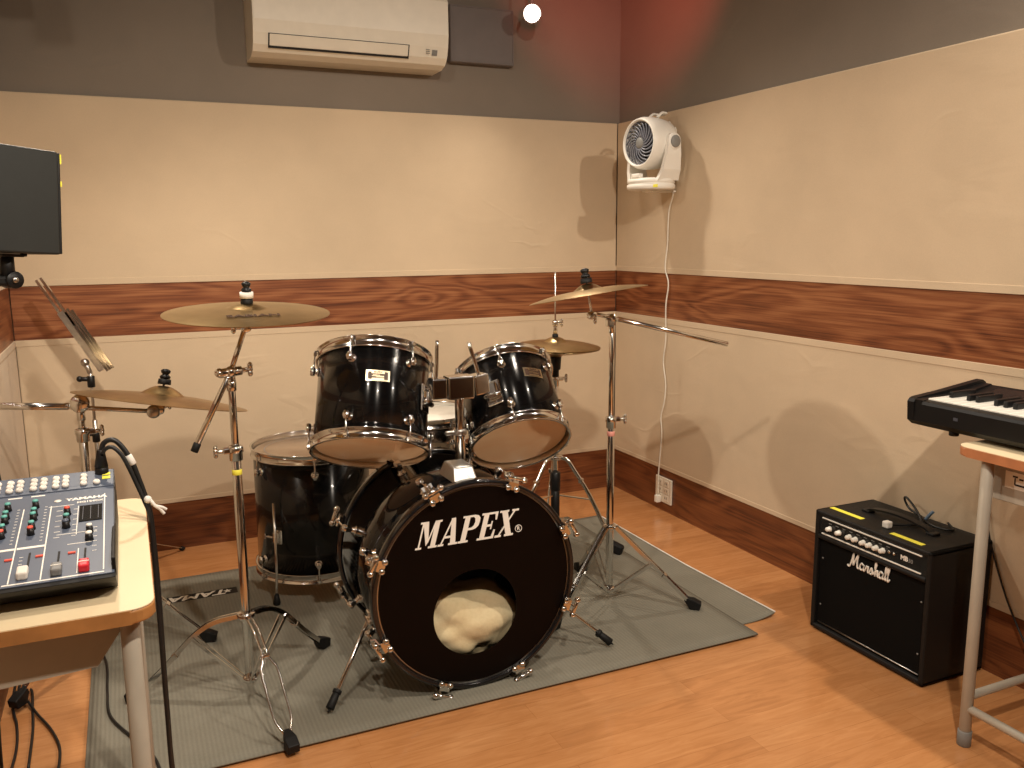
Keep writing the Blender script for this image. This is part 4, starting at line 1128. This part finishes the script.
kc = MB(); kc.tube(smoothpts([(2.135, 1.545, .775), (2.165, 1.56, .74), (2.185, 1.585, .66), (2.19, 1.60, .55), (2.193, 1.585, .44), (2.193, 1.55, .34), (2.190, 1.49, .22), (2.180, 1.40, .10), (2.16, 1.30, .01), (2.10, 1.2, .006)], 6), .0028, 8)
kc = kc.build('power_cord', 'cable_black', KB); kc.matrix_parent_inverse = world_of(KB).inverted(); kc['label'] = 'thin black cord dropping down the wall'

# ---------------------------------------------------------------- guitar amplifier
def amp():
    X0, X1, Y0, Y1, H = 1.950, 2.196, 1.563, 1.998, .400
    t = thing('guitar_amplifier', 'black combo amplifier with white script logo on the floor by the right wall', 'amplifier', (X0, (Y0 + Y1) / 2, 0))
    w = (Y1 - Y0) / 2; D = X1 - X0
    m = MB(); th = .016
    m.box((D / 2, 0, H - th / 2), (D, 2 * w, th), .006, seg=3).box((D / 2, 0, .006 + th / 2), (D, 2 * w, th), .006, seg=3)
    for s in (-1, 1): m.box((D / 2, s * (w - th / 2), H / 2 + .003), (D, th, H - .006), .006, seg=3)
    m.box((D - .006, 0, H / 2), (.010, 2 * w - .01, H - .02), .001)
    m.build('cabinet', 'tolex', t)
    # control panel (recessed)
    zt_, zb_ = .383, .326
    MB().box((.010, 0, (zt_ + zb_) / 2), (.010, 2 * w - 2 * th, zt_ - zb_ + .004), .001).build('control_panel', 'screen_black', t)
    tr = MB()
    for z in (.3795, .3285): tr.box((.0035, .002, z), (.004, 2 * w - 2 * th - .03, .0038), .0008)
    tr.build('panel_trim', 'white_paint', t, label='thin white trim lines')
    yc = (Y0 + Y1) / 2
    for y in (1.937, 1.898, 1.856, 1.832, 1.802, 1.778, 1.753, 1.729):
        k = MB(); mm = frame((.005, y - yc, .3515), (-1, 0, 0)); k.lathe([(0, 0), (.0085, 0), (.0085, .003), (.0072, .004), (.0068, .014), (.006, .0155), (0, .016)], mm, 20); k.build('control_knob', 'white_key', t)
    mk = MB()
    text_into(mk, 'MB', .019, face_frame((.0045, 1.655 - yc, .353), (-1, 0, 0)), .0007, .0004)
    mk.build('model_lettering', 'white_paint', t, label='MB lettering')
    mk = MB(); text_into(mk, '30', .016, face_frame((.0045, 1.633 - yc, .3515), (-1, 0, 0)), .0003, .0004)
    for k in range(9): mk.box((.0046, 1.937 - yc - .028 * k, .3675), (.0008, .012, .0018), 0)
    mk.build('panel_print', 'fan_grey', t)
    for y in (1.705, 1.688): MB().cyl((.005, y - yc, .356), (-.001, y - yc, .356), .0045, seg=12).build('input_jack', 'dull_chrome', t)
    # roll below the panel
    m = MB(); m.cyl((.007, -w + th, .316), (.007, w - th, .316), .0085, seg=16); m.build('panel_roll', 'tolex', t)
    MB().box((.018, 0, .165), (.012, 2 * w - 2 * th - .004, .292), .002).build('grille', 'grille_cloth', t)
    pp = MB(); z0, z1, yy = .030, .302, w - th - .008
    pp.tube([(.0105, -yy, z0), (.0105, yy, z0)], .0022, 6); pp.build('piping', 'dull_chrome', t)
    for sy in (-1, 1):
        for z in (.09, .245): MB().ball((.0115, sy * (w - th - .015), z), .0030, None, 10, (.5, 1, 1)).build('grille_screw', 'fan_grey', t)
    # script logo: pen strokes (u right, v up), in units of cap height
    S = .046; FM = face_frame((.008, 0, 0), (-1, 0, 0)); FM.translation = V((.0085, 1.857 - yc, .262))
    strokes = [
        [(-.10, .02), (-.02, -.10), (.12, .0), (.30, .55), (.42, 1.0), (.40, .55), (.42, .12), (.62, .6), (.86, 1.02), (.78, .55), (.80, .10), (.92, .02), (1.04, .18)],
        [(1.38, .42), (1.22, .50), (1.06, .30), (1.08, .06), (1.22, .02), (1.36, .22), (1.42, .44), (1.36, .15), (1.44, .02), (1.54, .14)],
        [(1.54, .14), (1.66, .44), (1.70, .40), (1.82, .44), (1.78, .15), (1.84, .02), (1.94, .12)],
        [(1.94, .12), (2.10, .46), (2.20, .22), (2.16, .02), (2.00, .03)],
        [(2.16, .02), (2.34, .20), (2.56, .80), (2.54, .98), (2.46, .85), (2.42, .0), (2.52, .34), (2.66, .44), (2.66, .15), (2.72, .02), (2.82, .14)],
        [(3.12, .42), (2.96, .50), (2.82, .30), (2.84, .06), (2.96, .02), (3.10, .22), (3.16, .44), (3.10, .15), (3.18, .02), (3.28, .16)],
        [(3.28, .16), (3.46, .78), (3.46, .98), (3.38, .86), (3.34, .20), (3.40, .02), (3.50, .16)],
        [(3.50, .16), (3.68, .78), (3.68, .98), (3.60, .86), (3.56, .20), (3.62, .0), (3.76, .20)]]
    lg = MB(); k = .158 / 3.85
    for st in strokes:
        P = smoothpts([(x * k, y * S * .92, 0) for x, y in st], 6)
        lg.tube(P, .0027, 6, FM @ Matrix.Rotation(0, 4, 'Z'), flat=(1.0, 1.0))
    lg.build('script_logo', 'white_paint', t, label='white script Marshall logo')
    # handle
    hx = .128; y0, y1 = 1.905 - yc, 1.668 - yc
    hd = MB(); hd.strip(smoothpts([(hx, y0, H + .004), (hx, y0 - .03, H + .016), (hx, (y0 + y1) / 2, H + .024), (hx, y1 + .03, H + .016), (hx, y1, H + .004)], 6), .024, .006, (1, 0, 0))
    for y in (y0, y1): hd.box((hx, y, H + .004), (.03, .030, .008), .003)
    hd.build('handle', 'black_plastic', t)
    for (xa, ya, yb) in ((.055, 1.985, 1.858), (.033, 1.728, 1.618)):
        MB().box((xa, (ya + yb) / 2 - yc, H + .0006), (.018, ya - yb, .0009), 0).build('tape_strip', 'yellow_tape', t, label='yellow tape strip')
    for sx in (.03, D - .03):
        for s in (-1, 1): MB().cyl((sx, s * (w - .04), 0), (sx, s * (w - .04), .008), .014, seg=14).build('rubber_foot', 'rubber', t)
amp()
ac = MB(); ac.tube(smoothpts([(2.020, 1.765, .409), (2.05, 1.755, .407), (2.085, 1.74, .4055), (2.12, 1.745, .409), (2.15, 1.79, .43), (2.165, 1.84, .452), (2.175, 1.855, .44), (2.18, 1.84, .415), (2.172, 1.79, .4055), (2.13, 1.71, .4055), (2.15, 1.66, .405), (2.18, 1.70, .410)], 6), .0036, 8)
ac = ac.build('instrument_cable', 'cable_black'); tag(ac, 'short black cable looped on top of the guitar amplifier', 'cable')
MB().box((2.008, 1.768, .411), (.022, .022, .020), .004).build('plug', 'pale_tape', ac, label='pale plug end')
bt = MB(); bt.tube(smoothpts([(2.150, 1.755, .4085), (2.158, 1.748, .424), (2.166, 1.742, .436)], 4), .005, 6); bt.build('cable_tie', 'blue_tie', ac, label='blue-grey tie')

# ---------------------------------------------------------------- loudspeaker on arm
def monitor():
    MR = math.radians(33)
    # cabinet: front baffle faces +x (into the room), seen from its side
    t = thing('loudspeaker', 'dark grey monitor loudspeaker fixed to the left wall near the top', 'loudspeaker', (-.131 - (.1025 * math.cos(MR) + .095 * math.sin(MR)), 2.311 - (.1025 * math.sin(MR) - .095 * math.cos(MR)), 1.234), (0, .07, MR))
    # local: x right (front), y depth, z up
    W, Dp, Hh = .205, .19, .238
    MB().box((0, 0, Hh / 2), (W, Dp, Hh), .004).build('cabinet', 'speaker_box', t)
    MB().box((W / 2 + .003, 0, Hh / 2), (.006, Dp - .004, Hh - .004), .002).build('baffle', 'black_plastic', t)
    wf = MB(); mm = frame((W / 2 + .005, 0, .088), (1, 0, 0)); wf.lathe([(0, .002), (.02, .004), (.055, -.001), (.062, .008), (.070, .008), (.074, .0), (0, .0)], mm, 40); wf.build('woofer', 'fan_grey', t)
    tw = MB(); mm = frame((W / 2 + .005, 0, .195), (1, 0, 0)); tw.lathe([(0, .008), (.010, .006), (.014, 0), (.034, .003), (.036, 0)], mm, 32); tw.build('tweeter', 'fan_grey', t)
    for z, h in ((.222, .022), (.165, .012)): MB().box((W / 2 + .0075, -Dp / 2 + .014, z), (.004, .022, h), .0005).build('yellow_sticker', 'yellow_tape', t)
    for x in (-.035, .045): MB().box((x, -.04, -.003), (.012, .012, .008), .002).build('mount_foot', 'black_plastic', t)
    br = MB(); br.box((.012, -.03, -.006), (.05, .06, .006), .002).cyl((.012, -.03, -.006), (.012, -.03, -.055), .014, .017, seg=16).box((-.040, -.03, -.065), (.135, .030, .026), .008); br.cyl((.020, -.050, -.062), (.020, -.010, -.062), .020, seg=20); br.box((-.135, -.03, -.065), (.055, .028, .024), .004)
    br.build('wall_bracket', 'black_plastic', t)
    MB().cyl((.018, -.056, -.062), (.018, -.046, -.062), .007, seg=12).build('bracket_bolt', 'dull_chrome', t)
monitor()
sc_ = MB(); sc_.tube(smoothpts([(-.300, 2.28, 1.222), (-.318, 2.20, 1.12), (-.300, 2.05, 1.00), (-.275, 1.99, .90), (-.262, 1.96, .80), (-.258, 1.955, .70), (-.30, 1.97, .45), (-.32, 2.0, .2), (-.33, 2.05, .008)], 8), .0036, 8)
tag(sc_.build('speaker_cable', 'cable_black'), 'thin black cable hanging from the loudspeaker behind the mixer', 'cable')

# ---------------------------------------------------------------- mixer
def mixer():
    X0, X1 = -.376, -.045
    Yf, Yb = 1.362, 1.790
    t = thing('audio_mixer', 'dark blue-grey audio mixer with coloured knobs on the left desk', 'mixer', ((X0 + X1) / 2, Yf, TL))
    W = X1 - X0; D = Yb - Yf
    zf, zb = .044, .098
    # wedge body in (y, z)
    sec = [(.012, .030), (0, .040), (.0, zf - .003), (.006, zf), (D - .070, zb - .012), (D - .062, zb - .008), (D, zb + .004), (D, .004), (.055, .004)]
    n = len(sec); vs = [(x, y, z) for x in (-W / 2, W / 2) for y, z in sec]
    b = MB().add(vs, [tuple(range(n)), tuple(range(2 * n - 1, n - 1, -1))] + [(i, i + n, (i + 1) % n + n, (i + 1) % n) for i in range(n)])
    b.build('chassis', 'black_plastic', t)
    ny = D - .070 - .006; sl = math.atan2(zb - .012 - zf, ny)
    FP = Matrix.Translation((0, .006, zf)) @ Matrix.Rotation(sl, 4, 'X')      # local y up the slope
    Lp = ny / math.cos(sl)
    MB().box((0, Lp / 2, .0008), (W - .003, Lp - .002, .002), .0006, FP).build('face_plate', 'mixer_blue', t)
    BP = Matrix.Translation((0, D - .062, zb - .008)) @ Matrix.Rotation(math.atan2(.012, .062), 4, 'X')
    MB().box((0, .031, .0008), (W - .003, .060, .002), .0006, BP).box((0, -.004, .0), (W - .003, .012, .003), .0006, BP).build('connector_strip', 'mixer_blue', t)
    for s in (-1, 1): MB().box((s * (W / 2 - .002), D / 2, (zf + zb) / 2 - .020), (.006, D - .03, .03), .002).build('side_trim', 'black_plastic', t)
    # printed lines and blocks on the panel: (x, y, w, h) with x from right edge negative
    R_ = W / 2
    pr_ = MB()
    def pl(x, y, w, h, mb=pr_): mb.box((x, y, .0021), (w, h, .0006), 0, FP)
    pl(R_ - .0165, Lp * .47, .0018, Lp * .86); pl(R_ - .083, .007, .135, .0032)
    pl(R_ - .053, .058, .0014, .085); pl(R_ - .058, .215, .0012, .12)
    pl(R_ - .085, .283, .040, .0014); pl(R_ - .057, .1615, .06, .0014); pl(R_ - .052, .120, .035, .0014)
    for k in range(6): pl(R_ - .087, .262 - k * .022, .009, .0012); pl(R_ - .062, .262 - k * .022, .006, .0012)
    for k in range(6): pl(R_ - .030, .235 - k * .018 - .06, .006, .0012)
    for x in (R_ - .101, R_ - .143, R_ - .185, R_ - .227, R_ - .269, R_ - .311): pl(x, Lp * .42, .0018, Lp * .78)
    for k in range(5):
        x = R_ - .121 - .042 * k
        pl(x, .128, .040, .0065)
        for q in range(12): pl(x + .012, .150 + q * .0125, .004, .0012)
        for q in range(6): pl(x - .011, .035 + q * .012, .005, .0010)
    for k in range(6): pl(R_ - .165 - .036 * k + .04, Lp - .012, .022, .004)
    text_into(pr_, 'YAMAHA', .0145, FP @ Matrix.Translation((R_ - .046, Lp - .047, .0021)), .0007, .0004, 0, 1.1)
    text_into(pr_, 'MG124CX', .0095, FP @ Matrix.Translation((R_ - .040, Lp - .064, .0021)), .0003, .0004, 0, 1.0)
    pr_.lathe([(0, 0), (.0058, 0), (.0058, .0006), (0, .0006)], FP @ Matrix.Translation((R_ - .092, Lp - .047, .0021)), 18)
    pr_.build('panel_print', 'white_paint', t)
    MB().box((R_ - .038, Lp - .117, .0022), (.036, .068, .0022), .0006, FP).build('display_window', 'screen_black', t)
    dk = MB(); 
    for k in range(3): dk.box((R_ - .050 + .012 * k, Lp - .117, .0036), (.0008, .055, .0006), 0, FP)
    dk.build('display_marks', 'fan_dark', t)
    def knob(x, y, cap, s=1.0, plate=FP, h=.012):
        mm = plate @ Matrix.Translation((x, y, .002))
        k = MB().lathe([(0, 0), (.0062 * s, 0), (.0056 * s, .003), (.0048 * s, h), (0, h)], mm, 16).build('knob', 'black_plastic', t)
        MB().lathe([(0, h), (.0048 * s, h), (.0044 * s, h + .0025), (0, h + .003)], mm, 16).build('knob_cap', cap, k)
    knob(R_ - .074, Lp - .112, 'orange_red'); knob(R_ - .074, Lp - .142, 'teal_plastic'); knob(R_ - .074, Lp - .166, 'mixer_blue', 1.1)
    knob(R_ - .038, .158, 'white_paint'); knob(R_ - .038, .128, 'white_paint', 1.1)
    for k in range(5):
        x = R_ - .121 - .042 * k
        for y, c in ((.290, 'teal_plastic'), (.255, 'teal_plastic'), (.236, 'teal_plastic'), (.200, 'teal_plastic'), (.178, 'orange_red' if k % 1 == 0 else 'white_paint')): knob(x - .004, y, c)
        sl_ = MB(); sl_.box((x, .070, .0022), (.003, .075, .001), 0, FP); sl_.build('fader_slot', 'dark_gap', t)
        fd = MB().box((x - .004, .030, .008), (.015, .026, .013), .003, FP).build('fader', 'pale_tape', t)
        MB().box((x + .014, .090, .003), (.011, .0045, .003), .0008, FP).build('button', 'orange_red', t)
    for x, mt in ((R_ - .080, 'grey_plastic'), (R_ - .043, 'red_plastic')):
        MB().box((x, .058, .0022), (.003, .080, .001), 0, FP).build('fader_slot', 'dark_gap', t)
        f = MB().box((x, .026, .008), (.015, .026, .013), .003, FP).build('fader', mt, t)
        MB().box((x, .026, .0148), (.0145, .0015, .0012), 0, FP).build('fader_line', 'white_paint', f)
    MB().box((R_ - .062, .086, .003), (.011, .0045, .003), .0008, FP).build('button', 'orange_red', t)
    # sockets along the back
    rows = []
    def jack(x, y, ring='dull_chrome'):
        mm = BP @ Matrix.Translation((x, y, .002))
        j = MB().lathe([(.003, 0), (.0062, 0), (.0062, .004), (.0045, .0065), (.003, .0065), (.003, 0)], mm, 16).build('jack_socket', ring, t)
        MB().lathe([(0, .0015), (.003, .0015)], mm, 10).build('jack_hole', 'dark_gap', j)
    for i, x in enumerate((R_ - .030, R_ - .052, R_ - .082, R_ - .098, R_ - .118, R_ - .134, R_ - .156, R_ - .172, R_ - .192, R_ - .21, R_ - .23, R_ - .25)):
        for r_ in (.010, .026, .042):
            if i == 0 and r_ > .02: continue
            jack(x, r_ - .006, 'pale_tape')
    for k in range(2): MB().box((R_ - .014, .040 + .0 - .016 * k, .0024), (.014, .010, .0012), 0, BP).build('yellow_sticker', 'yellow_tape', t)
    for sx in (-1, 1):
        for y in (.075, D - .03): MB().cyl((sx * (W / 2 - .03), y, 0), (sx * (W / 2 - .03), y, .006), .008, seg=12).build('rubber_foot', 'rubber', t)
    return BP, R_
BP_, R_ = mixer()
# thick plug and cables curving off the mixer
xc = MB()
P_ = [(-.064, 1.775, .862), (-.060, 1.775, .876), (-.050, 1.774, .883), (-.038, 1.772, .881), (-.025, 1.770, .864), (-.012, 1.768, .836), (-.002, 1.766, .800), (.006, 1.764, .767), (.0125, 1.760, .730), (.0145, 1.755, .664), (.0155, 1.75, .59), (.0145, 1.74, .46), (.0135, 1.735, .334), (.016, 1.73, .18), (.040, 1.74, .07), (.06, 1.78, .016), (.10, 1.86, .008), (.09, 1.95, .008)]
xc.tube(smoothpts(P_, 8), .0050, 10)
xo = xc.build('microphone_cable', 'cable_black'); tag(xo, 'thick black cable arching from the mixer and falling beside the desk', 'cable')
MB().cyl((-.066, 1.775, .812), (-.0665, 1.775, .832), .0118, .0122, seg=20).cyl((-.0665, 1.775, .832), (-.065, 1.775, .866), .0122, .0070, seg=20).build('connector_plug', 'black_plastic', xo)
MB().cyl((-.0185, 1.769, .8515), (-.0105, 1.768, .832), .0068, seg=14).build('tape_band', 'pale_tape', xo, label='white tape band')
tw = MB(); tw.tube(smoothpts([(.000, 1.752, .766), (.012, 1.746, .766), (.022, 1.742, .752), (.030, 1.744, .744), (.037, 1.745, .733)], 5), .0034, 7); tw.tube(smoothpts([(.022, 1.742, .752), (.034, 1.744, .747), (.042, 1.745, .741)], 5), .0028, 7); tw.ball((.010, 1.747, .765), .0075, None, 10)
tw.build('tape_tie', 'pale_tape', xo, label='knotted white tie')
x2 = MB(); x2.tube(smoothpts([(-.062, 1.766, .860), (-.057, 1.764, .868), (-.048, 1.762, .872), (-.039, 1.760, .868), (-.028, 1.758, .853), (-.018, 1.756, .828), (-.007, 1.754, .795), (.003, 1.750, .764), (.0115, 1.745, .73), (.0125, 1.742, .664), (.0125, 1.738, .59), (.0125, 1.727, .46), (.0125, 1.722, .334), (.016, 1.71, .16), (.05, 1.68, .03), (.085, 1.72, .009), (.10, 1.80, .009), (.07, 1.88, .009)], 8), .0040, 8)
tag(x2.build('signal_cable', 'cable_black'), 'thinner black cable running alongside the thick one down the desk side', 'cable')
x3 = MB(); x3.tube(smoothpts([(-.17, 2.88, .0145), (-.135, 2.68, .0145), (-.13, 2.50, .015), (-.12, 2.35, .016), (-.06, 2.20, .016), (-.02, 2.10, .016), (.0, 1.98, .008), (.03, 1.86, .006), (.02, 1.6, .006)], 8), .0036, 8)
tag(x3.build('floor_cable', 'cable_black'), 'black cable crossing the mat behind the mixer desk leg', 'cable')
for i, (pts, lb) in enumerate(((
    [(-.30, 2.98, .006), (-.35, 2.80, .006), (-.36, 2.62, .006), (-.33, 2.54, .012), (-.30, 2.46, .008), (-.26, 2.36, .006), (-.235, 2.25, .006), (-.24, 2.12, .006), (-.28, 2.0, .006)], 'black cable curving widely across the bare floor at the bottom left'),
    ([(-.34, 2.95, .006), (-.37, 2.75, .006), (-.37, 2.58, .006), (-.36, 2.50, .008), (-.345, 2.42, .006), (-.335, 2.30, .006), (-.34, 2.15, .006)], 'black cable closest to the left wall on the bare floor'),
    ([(-.26, 2.95, .006), (-.32, 2.80, .006), (-.345, 2.66, .006), (-.325, 2.60, .010), (-.315, 2.50, .006), (-.305, 2.38, .006), (-.30, 2.2, .006)], 'black cable between two others on the bare floor, lower left'))):
    m = MB(); m.tube(smoothpts(pts, 8), .0035, 8); tag(m.build('floor_cable', 'cable_black'), lb, 'cable')

# ---------------------------------------------------------------- sticker on the mat
st = thing('name_sticker', 'black sticker with pale upside-down lettering lying on the mat', 'sticker', (.171, 3.092, MZ))
MB().box((0, 0, .0006), (.236, .052, .0010), 0).build('backing', 'rubber', st)
q = MB(); text_into(q, 'TAMA', .058, Matrix.Translation((.018 - .03, 0, .0012)) @ Matrix.Rotation(PI, 4, 'Z'), .0016, .0003, .25, 1.25)
sr = []
for k in range(10):
    a = PI / 2 + k * PI / 5; r = .017 if k % 2 == 0 else .0075; sr.append((.084 + r * math.cos(a) * .9, r * math.sin(a)))
q.poly(sr, .0004, Matrix.Translation((0, 0, .0011)))
q.build('printed_name', 'white_key', st)

# ---------------------------------------------------------------- lights
def spot(loc, aim, power, size=.04, angle=110, blend=.6, color=(1.0, .80, .58)):
    l = bpy.data.lights.new('spot_beam', 'SPOT'); l.energy = power; l.shadow_soft_size = size
    l.spot_size = math.radians(angle); l.spot_blend = blend; l.color = color
    o = bpy.data.objects.new('spot_beam', l); COL.objects.link(o); o.location = loc
    o.rotation_euler = (V(aim) - V(loc)).to_track_quat('-Z', 'Y').to_euler()
    return o
WARM = (1.0, .875, .73)
LIGHTS = [
    ((-.06, 2.75, 2.12), (.7, 2.3, .0), 36, 150, .9),
    ((1.95, .70, 2.36), (1.1, 2.6, .2), 62, 118, .9),
    ((.55, .15, 2.40), (1.1, 2.5, .1), 95, 112, .9),
    ((1.635, 3.41, 2.180), (.9, 2.0, .0), 26, 130, .8),
    ((.10, 1.30, 2.40), (.5, 2.6, .3), 40, 125, .9),
]
for (p, a, e, ang, bl) in LIGHTS: spot(p, a, e, .035, ang, bl, WARM)
spot((1.30, 2.55, 2.05), (2.15, 3.45, 2.45), 27.0, .05, 62, .9, (1.0, .13, .09))

w = bpy.data.worlds.new('room_air'); scene.world = w; w.use_nodes = True
w.node_tree.nodes['Background'].inputs['Color'].default_value = (.9, .75, .6, 1); w.node_tree.nodes['Background'].inputs['Strength'].default_value = 0.02

# ---------------------------------------------------------------- camera
cam = bpy.data.cameras.new('camera'); co = bpy.data.objects.new('camera', cam); COL.objects.link(co); scene.camera = co
cam.sensor_width = 36.0; cam.sensor_fit = 'HORIZONTAL'; cam.lens = 857.95 / 1024 * 36.0; cam.clip_start = .02; cam.clip_end = 60
pit, yaw, rol = .1690, .4216, -.0086
fw = V((math.sin(yaw) * math.cos(pit), math.cos(yaw) * math.cos(pit), -math.sin(pit)))
rt = V((math.cos(yaw), -math.sin(yaw), 0)); up_ = rt.cross(fw)
r2 = rt * math.cos(rol) + up_ * math.sin(rol); u2 = up_ * math.cos(rol) - rt * math.sin(rol)
mw = Matrix((r2, u2, -fw)).transposed().to_4x4(); mw.translation = V((0, 0, .3437 * 3.66)); co.matrix_world = mw
scene.view_settings.view_transform = 'Standard'; scene.view_settings.look = 'None'
scene.view_settings.exposure = 0.68; scene.view_settings.gamma = 1.0; scene.view_settings.use_curve_mapping = False
